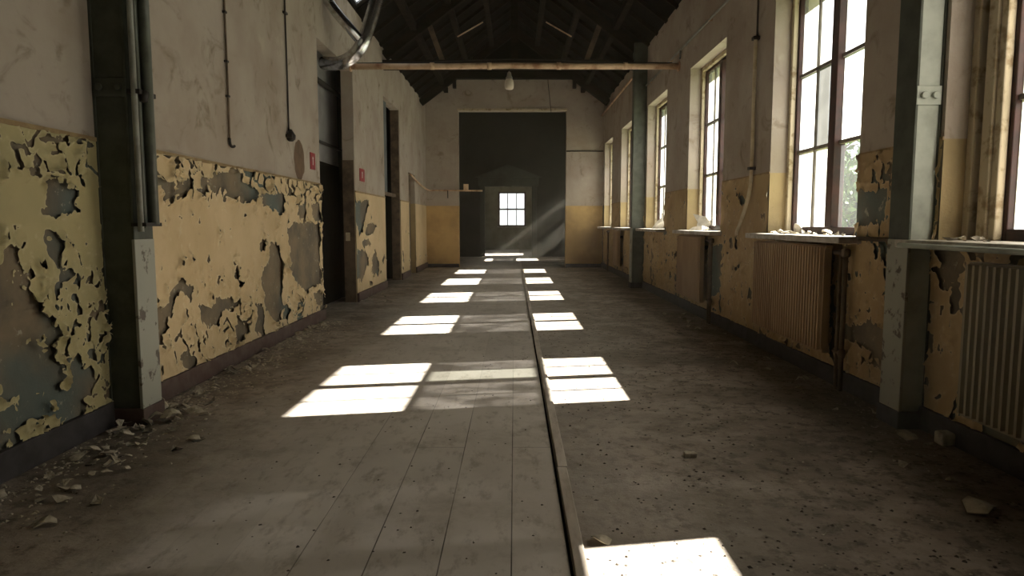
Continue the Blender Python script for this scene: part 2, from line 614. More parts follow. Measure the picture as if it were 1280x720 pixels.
# lintel edge trim of the tall opening
b_ = MB()
b_.box(OX0 - 0.02, OX1 + 0.02, YE - 0.025, YE, OZ, OZ + 0.05)
b_.build('trim_1', M['casing'], kind='structure')

# ------------------------------------------------------------------ noise and paint layers
RNG = np.random.RandomState(5)
LAT = RNG.rand(256, 256)


def vnoise(u, v, seed=0):
    u = u + seed * 17.31
    v = v + seed * 9.17
    i = np.floor(u).astype(int)
    j = np.floor(v).astype(int)
    a = u - i
    c = v - j
    a = a * a * (3 - 2 * a)
    c = c * c * (3 - 2 * c)
    g_ = lambda p, q: LAT[p & 255, q & 255]
    return (g_(i, j) * (1 - a) + g_(i + 1, j) * a) * (1 - c) + (g_(i, j + 1) * (1 - a) + g_(i + 1, j + 1) * a) * c


def fbm(u, v, sc, oct_=4, seed=0):
    s = 0
    amp = 1
    tot = 0
    for k in range(oct_):
        s = s + amp * vnoise(u * sc * 2 ** k, v * sc * 2 ** k, seed + k)
        tot += amp
        amp *= 0.55
    return s / tot - 0.5


def voro_edge(u, v, sc, seed=3):
    u = u * sc
    v = v * sc
    i = np.floor(u).astype(int)
    j = np.floor(v).astype(int)
    f1 = np.full(u.shape, 9.0)
    f2 = np.full(u.shape, 9.0)
    for a in (-1, 0, 1):
        for c in (-1, 0, 1):
            p = (i + a + seed * 31) & 255
            q = (j + c + seed * 7) & 255
            px = i + a + LAT[p, q]
            py = j + c + LAT[q, p]
            d = np.hypot(px - u, py - v)
            f2 = np.where(d < f1, f1, np.minimum(f2, d))
            f1 = np.minimum(f1, d)
    return (f2 - f1) / sc


def sd_poly(u, v, P):
    d = np.full(u.shape, 1e9)
    inside = np.zeros(u.shape, bool)
    n = len(P)
    for k in range(n):
        ax, ay = P[k]
        bx, by = P[(k + 1) % n]
        ex, ey = bx - ax, by - ay
        L = ex * ex + ey * ey + 1e-12
        t = np.clip(((u - ax) * ex + (v - ay) * ey) / L, 0, 1)
        d = np.minimum(d, np.hypot(u - ax - t * ex, v - ay - t * ey))
        cond = ((ay > v) != (by > v)) & (u < (bx - ax) * (v - ay) / ((by - ay) if abs(by - ay) > 1e-12 else 1e-12) + ax)
        inside ^= cond
    return np.where(inside, -d, d)


def voro_cell(u, v, sc, seed=3):
    u = u * sc + 0.35 * (vnoise(u * sc * 2, v * sc * 2, 90) - .5)
    v = v * sc + 0.35 * (vnoise(u * 2, v * sc * 2, 95) - .5)
    i = np.floor(u).astype(int)
    j = np.floor(v).astype(int)
    best = np.full(u.shape, 9.0)
    val = np.zeros(u.shape)
    for a in (-1, 0, 1):
        for c in (-1, 0, 1):
            p = (i + a + seed * 31) & 255
            q = (j + c + seed * 7) & 255
            d = np.hypot(i + a + LAT[p, q] - u, j + c + LAT[q, p] - v)
            val = np.where(d < best, LAT[(p + 91) & 255, (q + 37) & 255], val)
            best = np.minimum(best, d)
    return val - 0.5


def paint_layer(name, X, side, y0, y1, z0, z1, cell, field, mat, parent, curl=0.03, seed=0):
    """a thin sheet of paint over the plaster, broken where field < 0, its broken edges curling away from the wall.
    side = +1 when the room lies towards +X"""
    ny = int((y1 - y0) / cell) + 1
    nz = int((z1 - z0) / cell) + 1
    Y, Z = np.meshgrid(np.linspace(y0, y1, ny), np.linspace(z0, z1, nz), indexing='ij')
    f = field(Y, Z)
    f = f + 0.035 * voro_cell(Y, Z, 22, 3) + 0.02 * voro_cell(Y, Z, 45, 6)
    n1 = fbm(Y, Z, 6, 3, seed + 3)
    n2 = fbm(Y, Z, 14, 2, seed + 7)
    lift = 0.004 + curl * np.exp(-np.maximum(f, 0) / 0.020) * np.clip(0.38 + 2.6 * n1, 0, 1.2) + 0.006 * np.exp(-np.maximum(f, 0) / 0.08) * (n2 + 0.5) \
        + 0.004 * (fbm(Y, Z, 2.5, 4, seed + 9) + 0.5)
    verts = []
    idx = {}
    faces = []
    fl_, Yl, Zl, Ll = f.tolist(), Y.tolist(), Z.tolist(), lift.tolist()

    def vert(i, j):
        k = (i, j)
        if k not in idx:
            idx[k] = len(verts)
            verts.append((X + side * Ll[i][j], Yl[i][j], Zl[i][j]))
        return idx[k]

    def cross(a, c):
        k = (a, c) if a < c else (c, a)
        if k not in idx:
            fa, fb = fl_[a[0]][a[1]], fl_[c[0]][c[1]]
            t = fa / (fa - fb)
            idx[k] = len(verts)
            l0 = Ll[a[0]][a[1]] * (1 - t) + Ll[c[0]][c[1]] * t
            verts.append((X + side * l0, Yl[a[0]][a[1]] * (1 - t) + Yl[c[0]][c[1]] * t, Zl[a[0]][a[1]] * (1 - t) + Zl[c[0]][c[1]] * t))
        return idx[k]

    for i in range(ny - 1):
        fi, fj = fl_[i], fl_[i + 1]
        for j in range(nz - 1):
            cs = ((i, j), (i + 1, j), (i + 1, j + 1), (i, j + 1))
            vals = (fi[j], fj[j], fj[j + 1], fi[j + 1])
            pos = [v > 0 for v in vals]
            if all(pos):
                poly = [vert(*c) for c in cs]
            elif not any(pos):
                continue
            else:
                poly = []
                for k in range(4):
                    k2 = (k + 1) % 4
                    if pos[k]:
                        poly.append(vert(*cs[k]))
                    if pos[k] != pos[k2]:
                        poly.append(cross(cs[k], cs[k2]))
                if len(poly) < 3:
                    continue
            if side < 0:
                poly.reverse()
            faces.append(poly)
    me = bpy.data.meshes.new(name)
    me.from_pydata(verts, [], faces)
    me.update()
    for p in me.polygons:
        p.use_smooth = True
    inner = {v: k for k, v in idx.items()}
    at = me.attributes.new('rim', 'FLOAT', 'POINT')
    rim = []
    for q in range(len(verts)):
        k = inner[q]
        rim.append(1.0 if isinstance(k[0], tuple) else float(math.exp(-max(fl_[k[0]][k[1]], 0) / 0.006)))
    at.data.foreach_set('value', rim)
    o = link(name, me, mat, parent)
    return o


def px(P, ox, oy, s, X):
    return [on_x(ox + a / s, oy + c / s, X) for a, c in P]


# holes read off the photograph, left wall beyond the column
H1 = [
    [(62, 92), (110, 95), (118, 112), (112, 155), (98, 158), (85, 130), (62, 110)],
    [(118, 100), (150, 95), (160, 75), (165, 95), (150, 118), (138, 150), (120, 145)],
    [(185, 92), (205, 95), (205, 130), (188, 132)],
    [(205, 105), (222, 78), (262, 68), (300, 72), (300, 100), (335, 118), (340, 140), (300, 155), (285, 140), (265, 145), (250, 120), (232, 135), (210, 128)],
    [(340, 140), (370, 130), (408, 130), (408, 185), (395, 190), (370, 170), (345, 160)],
    [(278, 60), (300, 48), (312, 28), (330, 60), (320, 110), (300, 80)],
    [(420, 225), (435, 205), (500, 210), (508, 370), (480, 380), (465, 395), (440, 360), (415, 330), (425, 280)],
    [(350, 360), (362, 300), (375, 255), (392, 265), (402, 310), (405, 440), (400, 468), (378, 470), (362, 440), (352, 400)],
    [(330, 430), (345, 420), (358, 430), (358, 510), (335, 500)],
    [(185, 430), (215, 425), (240, 405), (245, 440), (230, 485), (205, 480), (190, 465)],
    [(240, 410), (270, 400), (272, 440), (248, 445)],
    [(278, 450), (318, 490), (290, 525), (275, 515)],
    [(60, 415), (85, 440), (110, 400), (118, 365), (140, 360), (165, 385), (162, 420), (145, 395), (130, 380), (118, 440), (80, 525), (65, 528)],
    [(135, 560), (155, 548), (175, 555), (180, 575), (160, 590), (142, 600)],
    [(345, 258), (355, 252), (355, 285), (345, 285)],
    [(275, 315), (282, 315), (285, 355), (276, 358)],
    [(410, 425), (425, 430), (420, 455), (408, 460)],
    [(440, 170), (470, 150), (465, 205), (450, 200)],
    [(485, 150), (505, 160), (505, 205), (488, 205)],
    [(445, 455), (460, 455), (458, 475), (445, 470)],
    [(490, 395), (505, 380), (505, 430), (492, 425)],
    [(204, 140), (210, 145), (216, 172), (208, 170)],
    [(52, 130), (66, 120), (66, 200), (54, 205)],
]
POLY1 = [px(P, 160, 180, 2.118, XL) for P in H1]
H2 = [
    [(185, 270), (230, 290), (300, 330), (300, 400), (260, 430), (215, 440), (175, 400)],
    [(45, 130), (55, 135), (75, 225), (60, 225)],
    [(158, 160), (168, 160), (178, 235), (162, 235)],
    [(288, 240), (300, 165), (312, 165), (303, 245)],
    [(120, 100), (250, 95), (268, 125), (250, 135), (130, 112)],
    [(0, 540), (30, 540), (75, 600), (75, 640), (50, 650), (0, 640)],
    [(205, 580), (230, 575), (240, 680), (225, 680), (210, 630)],
    [(60, 660), (120, 660), (115, 720), (70, 720)],
    [(150, 625), (170, 600), (170, 630), (155, 640)],
]
POLY2 = [px(P, 0, 140, 3.275, XL) for P in H2]
H3 = [  # large worn areas low on the near wall (crop 0,300 scale 1.7125)
    [(-40, 30), (30, 50), (40, 90), (60, 130), (30, 140), (55, 180), (100, 240), (140, 270), (180, 300), (195, 350), (150, 360), (120, 330), (70, 350), (40, 320), (-60, 300)],
    [(60, 180), (100, 190), (110, 250), (80, 270), (60, 240)],
    [(130, 280), (190, 290), (195, 330), (150, 340)],
    [(100, 20), (115, 30), (120, 80), (108, 70)],
]
POLY3 = [px(P, 0, 300, 1.7125, XL) for P in H3]
H4 = [  # second left pier (crop 380,180 scale 3.275)
    [(205, 235), (262, 228), (255, 262), (240, 330), (222, 380), (205, 290)],
    [(270, 290), (275, 300), (272, 310), (268, 300)],
    [(245, 340), (262, 320), (290, 330), (285, 360), (250, 380)],
    [(215, 430), (250, 440), (262, 480), (235, 560), (212, 550)],
    [(268, 470), (290, 430), (305, 500), (300, 540), (272, 530)],
    [(262, 562), (275, 562), (275, 580), (265, 580)],
    [(232, 400), (262, 385), (270, 410), (240, 425)],
]
POLY4 = [px(P, 380, 180, 3.275, XL) for P in H4]


def field_poly(Y, Z, polys, jit=0.02, sc=9, seed=0, bias=0.0):
    j = fbm(Y, Z, sc, 3, seed) * jit * 2
    f = np.full(Y.shape, 1.0)
    for P in polys:
        f = np.minimum(f, sd_poly(Y, Z, P))
    return f + j + bias


def f_left(Y, Z):
    f = field_poly(Y, Z, POLY1, 0.024, 13, 1)
    n = fbm(Y, Z, 5, 5, 21)
    worn = np.interp(Z, [0, .3, .7, 1.1, 1.6], [.10, .07, .0, -.02, .02])
    worn = worn + np.interp(Y, [3.9, 6.4, 7.6, 8.1], [0, 0, .08, .10])
    f = np.minimum(f, (0.36 - worn * 1.3 - np.abs(n) * 0 - n) * 0.4)
    # curling tiles in the top row
    e = voro_edge(Y * 0.9, Z, 7, 4)
    w = np.interp(Z, [1.25, 1.38, 1.6], [0, 1, 1]) * (vnoise(Y * 1.3, Z * 0 + 2, 3) > 0.25)
    f = np.where(w > 0.5, np.minimum(f, e - 0.012 - 0.03 * fbm(Y, Z, 5, 3, 40)), f)
    e2 = voro_edge(Y, Z * 0.7, 5, 8)
    f = np.where(Z < 0.75, np.minimum(f, e2 - 0.002 - 0.05 * fbm(Y, Z, 4, 3, 41)), f)
    hf = fbm(Y, Z, 17, 3, 78)
    f = np.minimum(f, (0.40 - np.interp(Z, [0, .5, .9, 1.6], [.08, .06, 0, 0.03]) - hf) * 0.12)
    return f


def f_near(Y, Z):
    f = field_poly(Y, Z, POLY2, 0.02, 14, 2)
    f = np.minimum(f, field_poly(Y, Z, POLY3, 0.20, 9, 5))
    n = fbm(Y, Z, 4.5, 5, 31)
    worn = np.interp(Z, [0, .25, .6, 1.0, 1.25, 1.6], [.20, .28, .24, .05, -.08, .0])
    f = np.minimum(f, (0.30 - worn - n) * 0.4)
    hf = fbm(Y, Z, 22, 3, 77)
    f = np.where(Z < 1.15, np.minimum(f, (0.34 - np.interp(Z, [0, .5, .9, 1.15], [.08, .14, .08, 0]) - hf) * 0.10), f)
    e = voro_edge(Y, Z, 6.5, 5)
    f = np.where(Z > 1.34, np.minimum(f, e - 0.008 - 0.035 * fbm(Y, Z, 5, 3, 40)), f)
    e2 = voro_edge(Y, Z, 9, 9)
    f = np.where(Z < 1.0, np.minimum(f, e2 - 0.001 - 0.035 * fbm(Y, Z, 4, 3, 43)), f)
    return f


def f_pier(Y, Z):
    f = field_poly(Y, Z, POLY4, 0.03, 8, 3)
    n = fbm(Y, Z, 4.5, 5, 51)
    worn = np.interp(Z, [0, .3, .9, 1.2, 1.6], [.12, .12, .06, -.05, -.1])
    return np.minimum(f, (0.30 - worn - n) * 0.4)


paint_layer('peeling_paint', XL, 1, 1.2, 3.80, 0.14, 1.6, 0.010, f_near, M['paint_near'], wall_left, 0.035, 1)
paint_layer('peeling_paint', XL, 1, 3.97, PASS[0], 0.13, 1.6, 0.0115, f_left, M['paint_left'], wall_left, 0.045, 2)
paint_layer('peeling_paint', XL, 1, PASS[1], DOOR2[0], 0.13, 1.6, 0.018, f_pier, M['paint_left'], wall_left, 0.03, 3)
paint_layer('peeling_paint', XL, 1, DOOR2[1], DOOR3[0], 0.13, 1.6, 0.03, f_pier, M['paint_left'], wall_left, 0.02, 4)
paint_layer('peeling_paint', XL, 1, DOOR3[1], YE, 0.13, 1.6, 0.03, f_pier, M['paint_left'], wall_left, 0.02, 4)
d = MB()
for a, c in [(YB, PASS[0]), (PASS[1], DOOR2[0]), (DOOR2[1], DOOR3[0])]:
    d.box(XL, XL + 0.012, a, c, 1.595, 1.618)
d.build('dado_line', M['dado'], wall_left)

# right wall holes
H5 = [[(1070, 238), (1110, 237), (1108, 255), (1098, 280), (1082, 282), (1066, 276)],
      [(1068, 212), (1074, 214), (1078, 228), (1072, 228)], [(1092, 208), (1096, 212), (1099, 232), (1094, 230)]]
POLY5 = [[on_x(a, c, XR) for a, c in P] for P in H5]
H6 = [[(35, 310), (95, 305), (150, 305), (150, 430), (130, 430), (120, 380), (100, 370), (60, 355), (35, 350)],
      [(135, 95), (158, 95), (152, 265), (135, 230), (145, 180)], [(118, 90), (132, 95), (125, 140), (118, 120)],
      [(0, 120), (12, 120), (12, 400), (0, 400)]]
POLY6 = [px(P, 1040, 260, 2.1167, XR) for P in H6]
H7 = [[(88, 150), (135, 130), (135, 250), (118, 320), (88, 340)],  # crop 860,260 scale 3
      [(160, 110), (170, 110), (170, 150), (162, 150)], [(185, 110), (192, 110), (192, 150), (186, 150)],
      [(230, 310), (240, 300), (243, 335), (232, 335)], [(125, 340), (132, 335), (132, 400), (126, 400)]]
POLY7 = [px(P, 860, 260, 3.0, XR) for P in H7]
H8 = [[(395, 250), (435, 250), (430, 275), (440, 350), (432, 365), (405, 300)]]  # crop 860,200 scale 6
POLY8 = [px(P, 860, 200, 6.0, XR) for P in H8]


def f_right(Y, Z):
    f = field_poly(Y, Z, POLY5 + POLY7 + POLY8, 0.012, 9, 2)
    f = np.minimum(f, field_poly(Y, Z, POLY6, 0.03, 9, 6))
    n = fbm(Y, Z, 4.5, 5, 61)
    worn = np.interp(Z, [0, .3, .7, 1.0, 1.1, 1.6], [.12, .08, .03, .04, -.02, -.02]) \
        + np.interp(Y, [2, 3.6, 4.4, 4.8, 5.4, 9, 10, 12, 13, 17], [.06, .10, .08, 0, 0, -.02, .10, .08, .05, -.02])
    f = np.minimum(f, (0.30 - worn - n) * 0.4)
    e = voro_edge(Y, Z, 7, 5)
    w = ((Z > 1.34) | (np.abs(Z - 1.1) < 0.13)) & (Y < 4.7)
    f = np.where(w, np.minimum(f, e - 0.008 - 0.03 * fbm(Y, Z, 5, 3, 40)), f)
    hf = fbm(Y, Z * .6, 16, 3, 79)
    f = np.minimum(f, (0.36 - np.interp(Z, [0, .5, 1.0, 1.6], [.08, .08, .08, 0.03]) - hf) * 0.12)
    e2 = voro_edge(Y, Z * .7, 6, 9)
    f = np.where(Z < 1.0, np.minimum(f, e2 + 0.004 - 0.045 * fbm(Y, Z, 4, 3, 43)), f)
    return f


prev = 1.2
for k, (a, c) in enumerate(WINS):
    cell = 0.012 if k < 2 else 0.02
    if a > prev + 0.05:
        paint_layer('peeling_paint', XR, -1, prev, a, 0.13, 1.6, cell, f_right, M['paint_right'], wall_right, 0.03, 6)
    paint_layer('peeling_paint', XR, -1, max(a, prev), c, 0.13, 1.01, cell, f_right, M['paint_right'], wall_right, 0.03, 6)
    prev = c
d = MB()
prev = YB
for a, c in WINS:
    d.box(XR - 0.008, XR, prev, a, 1.595, 1.612)
    prev = c
d.build('dado_line', M['dado'], wall_right)

# bare oval of plaster and the crack on the upper left wall
oy, oz = on_x(374, 200, XL)
o_ = MB()
pts = []
random.seed(3)
for k in range(22):
    t = 2 * PI * k / 22
    pts.append((XL + 0.003, oy + 0.18 * math.cos(t) * random.uniform(.86, 1.08), oz + 0.22 * math.sin(t) * random.uniform(.9, 1.05)))
o_.poly(pts)
o_.build('bare_plaster_patch', M['oval'], wall_left)

# ------------------------------------------------------------------ windows
# pane codes: c clear, d dusty, m milky; h and b cut the sun to shape its floor patches. listed far casement (2 columns) then near casement (2 columns), rows bottom, middle, top
PANES = {0: ['bbb', 'bbb', 'dbb', 'dbd'], 1: ['dmd', 'dhd', 'cmd', 'dmd'], 2: ['dmd', 'dmd', 'dmd', 'dmd'],
         3: ['dmd', 'dmd', 'dmd', 'dmd'], 4: ['dmd', 'dmd', 'dmd', 'dmd'], 5: ['dmd', 'dmd', 'dmd', 'dmd']}
GX = XR + 0.22


def make_window(n, y0, y1, codes, name):
    fr = MB()
    m = 0.075
    x0, x1 = GX - 0.03, GX + 0.04
    fr.box(x0, x1, y0, y0 + m, WZ0, WZ1)
    fr.box(x0, x1, y1 - m, y1, WZ0, WZ1)
    fr.box(x0, x1, y0 + m, y1 - m, WZ0, WZ0 + 0.06)
    fr.box(x0, x1, y0 + m, y1 - m, WZ1 - 0.08, WZ1)
    yc = (y0 + y1) / 2
    fr.box(x0 - 0.02, x1, yc - 0.055, yc + 0.055, WZ0 + 0.06, WZ1 - 0.08)
    root = fr.build(name, M['frame'], kind='structure', bevel=0.005)
    cas = [(y1 - m, yc + 0.055), (yc - 0.055, y0 + m)]
    mu = MB()
    gl = MB()
    mats = {'c': 0, 'd': 1, 'm': 2, 'h': 3, 'b': 4}
    zb, zt = WZ0 + 0.06, WZ1 - 0.08
    for ci, (ya, yb) in enumerate(cas):
        ym = (ya + yb) / 2
        mu.box(GX - 0.01, GX + 0.02, ym - 0.012, ym + 0.012, zb, zt)
        for r in (1, 2):
            z = zb + (zt - zb) * r / 3
            mu.box(GX - 0.012, GX + 0.022, min(ya, yb), max(ya, yb), z - 0.014, z + 0.014)
        for c in range(2):
            a, e = (ya, ym) if c == 0 else (ym, yb)
            for r in range(3):
                code = codes[ci * 2 + c][r]
                z0 = zb + (zt - zb) * r / 3
                z1 = zb + (zt - zb) * (r + 1) / 3
                gl.poly([(GX + 0.005, a, z0), (GX + 0.005, e, z0), (GX + 0.005, e, z1), (GX + 0.005, a, z1)], mats[code])
    mu.build('muntins', M['muntin'], root)
    gl.build('panes', [M['clear'], M['dirty'], M['milky'], M['hazy'], M['blank']], root)
    # casing strips in the reveal and the sill board
    cs = MB()
    for yy, s in ((y0, 1), (y1, -1)):
        cs.box(GX - 0.075, GX - 0.03, min(yy, yy + s * 0.05), max(yy, yy + s * 0.05), WZ0, WZ1)
    cs.box(GX - 0.075, GX - 0.03, y0 + 0.05, y1 - 0.05, WZ1 - 0.05, WZ1)
    cs.build('casing', M['casing'], root, bevel=0.008)
    sb = MB()
    sb.box(XR - 0.16, GX + 0.03, y0 - (0.10 if n != 0 else 0.1), y1 + (0.31 if n == 0 else 0.14), WZ0 - 0.045, WZ0)
    # keep the wall's thickness: the board's horns stand only in front of the wall
    sb.build('window_sill', M['sill'], root, bevel=0.006)
    return root


for k, (a, c) in enumerate(WINS):
    wr = make_window(k, a, c - (0.17 if k == 0 else 0), PANES[k], 'window_%d' % (k + 1))
    if k == 0:
        for q, (xa, ya, yb) in enumerate(((GX - 0.10, c - 0.05, c), (GX - 0.05, c - 0.10, c - 0.05), (GX - 0.09, c - 0.17, c - 0.10))):
            cs = MB()
            cs.box(xa, GX + 0.05, ya, yb, WZ0, WZ1)
            cs.build('casing_board', M['casing'] if q != 1 else M['door_brown'], wr, bevel=0.006)

# ------------------------------------------------------------------ columns
def i_column(y, x_wall, s, label, plate, dep=0.225):
    """s = +1 stands on the left wall, -1 on the right wall"""
    root = empty('steel_column', (x_wall + s * 0.11, y, 0), label, 'column')
    e = dep - 0.11
    dpt = 0.22
    d_ = 0.20
    top = 4.25
    m = MB()
    x = lambda v: v * s      # local x away from the wall
    def bx(a, c, y0, y1, z0, z1):
        m.box(min(x(a), x(c)), max(x(a), x(c)), y0, y1, z0, z1)
    bx(-0.11, -0.095, -0.10, 0.10, 0.0, top)
    bx(e - 0.015, e, -0.10, 0.10, 1.06, top)
    m.build('flange', M['green'], root, bevel=0.003)
    m = MB()
    bx(-0.095, e - 0.015, -0.092, -0.065, 0.0, top)
    bx(-0.095, e - 0.015, 0.065, 0.092, 0.0, top)
    m.build('web_plate', M['green'] if s > 0 else M['steel_pale'], root)  # right column's near face painted pale for the window light on it
    m = MB()
    bx(e - 0.015, e + 0.003, -0.103, 0.103, 0.0, 1.06)
    m.build('lower_cladding', M['col_pale'], root, bevel=0.003)
    if plate:
        m = MB()
        m.box(min(x(-.1), x(e - .002)), max(x(-.1), x(e - .002)), -0.105, -0.09, plate - 0.055, plate + 0.045)
        pl = m.build('splice_plate', M['green'] if s > 0 else M['steel_pale'], root, bevel=0.003)
        bo = MB()
        for dx in (x(-0.065), x(e - 0.04)):
            for k in range(1):
                bo.bm.verts.ensure_lookup_table()
                prof_c = (dx, -0.108, plate - 0.005)
                ring0 = []
                for q in range(8):
                    t = 2 * PI * q / 8
                    ring0.append((prof_c[0] + 0.02 * math.cos(t), -0.106, prof_c[2] + 0.02 * math.sin(t)))
                bo.prism(ring0, (0, -0.016, 0))
        bo.build('bolt_heads', M['green'] if s > 0 else M['steel_pale'], pl, bevel=0.003)
    m = MB()
    bx(-0.11, e + 0.012, -0.115, 0.115, 0.0, 0.10)
    m.build('foot_plate', M['base'] if s > 0 else M['base_dark'], root, bevel=0.004)
    return root


i_column(3.89, XL, 1, 'dark green steel column with pipes clamped to it by the left wall', on_y(140, 108, 3.79)[1], 0.19)
i_column(3.85, XR, -1, 'pale green riveted steel column between the two nearest windows', on_y(1160, 118, 3.75)[1], 0.145)
c3 = i_column(12.2, XR, -1, 'slim grey-green column far along the right wall under the eaves', None)
for ch in c3.children:
    if ch.name.startswith(('flange', 'web')):
        ch.data.materials.clear()
        ch.data.materials.append(M['pipe_green'])

# pipes on the left column
pr = empty('riser_pipes', (XL + 0.225, 3.89, 0), 'pair of green riser pipes running down the left steel column', 'pipe')
zt_, zb_ = 4.3, on_x(170, 290, XL + 0.25)[1]
for i, (dx, dy, r, mt) in enumerate(((0.0, -0.09, 0.016, 'pipe_pale'), (0.0, -0.052, 0.011, 'pipe_green'), (0.014, 0.02, 0.031, 'pipe_green'))):
    m = MB()
    m.tube([(dx, dy, zb_ + 0.02 * i), (dx, dy, zt_)], r)
    m.build('pipe', M[mt], pr)
m = MB()
zc = on_y(160, 112, 3.75)[1]
m.box(-0.05, 0.035, -0.10, 0.07, zc - 0.012, zc + 0.012)
m.lathe([(0.022, -0.03), (0.026, 0), (0.022, 0.03)], (0.03, -0.05, zc - 0.02), 8)
m.build('clamp', M['wire'], pr)
m = MB()
m.box(-0.05, 0.035, -0.10, 0.07, zb_ + 0.03, zb_ + 0.05)
m.build('clamp', M['wire'], pr)

# ------------------------------------------------------------------ radiators with their risers
def radiator(y0, y1, z0, z1, label, mat):
    root = empty('radiator', (XR - 0.1, (y0 + y1) / 2, 0), label, 'radiator')
    X = -0.04
    yc = (y0 + y1) / 2
    pitch_ = 0.046
    n = int((y1 - y0) / pitch_)
    m = MB()
    prof = []
    for k in range(n):
        c = y0 + (k + 0.5) * (y1 - y0) / n - yc
        h = (y1 - y0) / n / 2
        prof += [(X + 0.0, c - h), (X - 0.004, c - h * .7), (X - 0.024, c - h * 0.4), (X - 0.024, c + h * 0.3), (X - 0.004, c + h * .6)]
    prof.append((X, y1 - yc))
    prof += [(X + 0.05, y1 - yc), (X + 0.05, y0 - yc)]
    bot = [m.bm.verts.new((p[0], p[1], z0 + 0.02)) for p in prof]
    top = [m.bm.verts.new((p[0], p[1], z1)) for p in prof]
    N = len(prof)
    for i in range(N):
        m.bm.faces.new((bot[i], bot[(i + 1) % N], top[(i + 1) % N], top[i]))
    m.bm.faces.new(top)
    m.bm.faces.new(list(reversed(bot)))
    m.build('panel', mat, root)
    m = MB()
    m.box(X + 0.005, X + 0.055, y0 - yc - 0.005, y1 - yc + 0.005, z0, z0 + 0.03)
    m.build('header', mat, root, bevel=0.004)
    m = MB()
    m.box(X + 0.005, X + 0.055, y0 - yc - 0.005, y1 - yc + 0.005, z1 - 0.01, z1 + 0.012)
    m.build('header', mat, root, bevel=0.004)
    for dy in (0.15, (y1 - y0) - 0.15):
        m = MB()
        m.box(X + 0.05, 0.097, y0 - yc + dy - 0.015, y0 - yc + dy + 0.015, z1 - 0.15, z1 - 0.1)
        m.build('bracket', M['wire'], root)
    return root, yc


def risers(y, label):
    root = empty('radiator_pipe', (XR - 0.06, y, 0), label, 'pipe')
    for dy, r in ((0, 0.016), (0.07, 0.013)):
        m = MB()
        m.tube([(0, dy, 0.0), (0, dy, 0.95)], r)
        m.build('riser', M['door_brown'], root)
    m = MB()
    m.tube(smooth_path([(0, 0, 0.93), (-0.01, 0.05, 0.95), (-0.02, 0.12, 0.95)]), 0.014)
    m.lathe([(0.02, -0.03), (0.03, -0.02), (0.03, 0.02), (0.018, 0.03)], (0, 0, 0.95), 10)
    m.build('valve', M['door_brown'], root)
    m = MB()
    m.tube([(0, 0.0, 0.26), (0, 0.12, 0.26)], 0.013)
    m.lathe([(0.02, -0.03), (0.028, 0), (0.02, 0.03)], (0, 0.0, 0.26), 10)
    m.build('lower_valve', M['door_brown'], root)
    return root


radiator(4.76, 6.12, 0.24, 0.985, 'tan ribbed radiator under the window in mid picture', M['rad'])
risers(4.62, 'dark twin riser pipes beside the tan radiator under the tall nearer window')
radiator(1.75, 3.25, 0.22, 0.955, 'grey-green ribbed radiator at the right edge in the foreground', M['rad_grey'])
radiator(7.95, 9.0, 0.22, 0.985, 'smaller tan radiator under the second window from the column', M['rad'])
risers(7.78, 'dark riser pipes beside the smaller tan radiator farther away')
radiator(14.3, 14.85, 0.24, 0.985, 'far small radiator beyond the slim column', M['rad'])
risers(16.35, 'farthest riser pipes under the last window by the end wall')

# heating main along the sill
hm = MB()
hm.tube([(XR - 0.185, 1.2, 1.03), (XR - 0.185, 3.70, 1.03), (XR - 0.19, 3.76, 1.03)], 0.014)
hm.build('heating_pipe', M['steel_pale'], label='thin horizontal pipe along the nearest window sill, ending at the pale column', cat='pipe')
hm = MB()
hm.tube([(XR - 0.03, 3.97, 1.05), (XR - 0.03, 4.48, 1.05), (XR - 0.03, 4.51, 1.05)], 0.014)
hm.build('heating_pipe', M['door_brown'], label='short dark horizontal pipe on the peeling pier left of the pale column', cat='pipe')

# ------------------------------------------------------------------ transverse pipe, lamp
ya = 9.78
p0 = on_y(447, 83, ya)
p1 = on_y(848, 83, ya)
zp = (p0[1] + p1[1]) / 2
tp = empty('ceiling_pipe', (0, ya, zp), 'rusty tan pipe spanning the corridor from wall to wall overhead', 'pipe')
m = MB()
m.tube([(XL, 0, 0), (-1, 0, 0.0), (0, 0, 0.01), (1, 0, 0), (XR, 0, 0)], 0.042, 12)
m.build('pipe', M['pipe_rust'], tp)
for xx in (-1.15, -0.35, 0.62, 1.55):
    m = MB()
    m.tube([(xx - 0.03, 0, 0.005), (xx + 0.03, 0, 0.005)], 0.05, 12)
    m.build('coupling', M['pipe_rust'], tp)
m = MB()
m.tube(smooth_path([(-2.2, 0, 0.045), (-1.2, 0, 0.06), (0, 0, 0.10), (1.2, 0, 0.06), (2.2, 0, 0.045)]), 0.008, 6)
m.build('cable', M['wire'], tp)
m = MB()
m.tube([(XR - 0.02, 0, 0), (XR, 0, 0)], 0.07, 12)
m.build('wall_collar', M['pipe_rust'], tp)
m = MB()
m.tube([(XL, 0, 0), (XL + 0.02, 0, 0)], 0.07, 12)
m.build('wall_collar', M['pipe_rust'], tp)

lx, lz = on_y(636.5, 102, ya)
lamp = empty('pendant_lamp', (lx, ya, lz), 'small opal glass pendant lamp hanging under the overhead pipe', 'lamp')
m = MB()
m.lathe([(0.045, 0.035), (0.062, 0.0), (0.066, -0.05), (0.06, -0.09), (0.045, -0.105), (0.01, -0.108)][::-1], (0, 0, 0), 20)
m.build('shade', M['lamp_white'], lamp)
m = MB()
m.lathe([(0.046, 0.03), (0.048, 0.05), (0.034, 0.075), (0.026, 0.12), (0.012, 0.135)], (0, 0, 0), 16)
m.build('holder', M['lamp_holder'], lamp)
m = MB()
m.tube([(0, 0, 0.13), (0, 0, zp - lz - 0.03)], 0.008, 6)
m.build('stem', M['wire'], lamp)

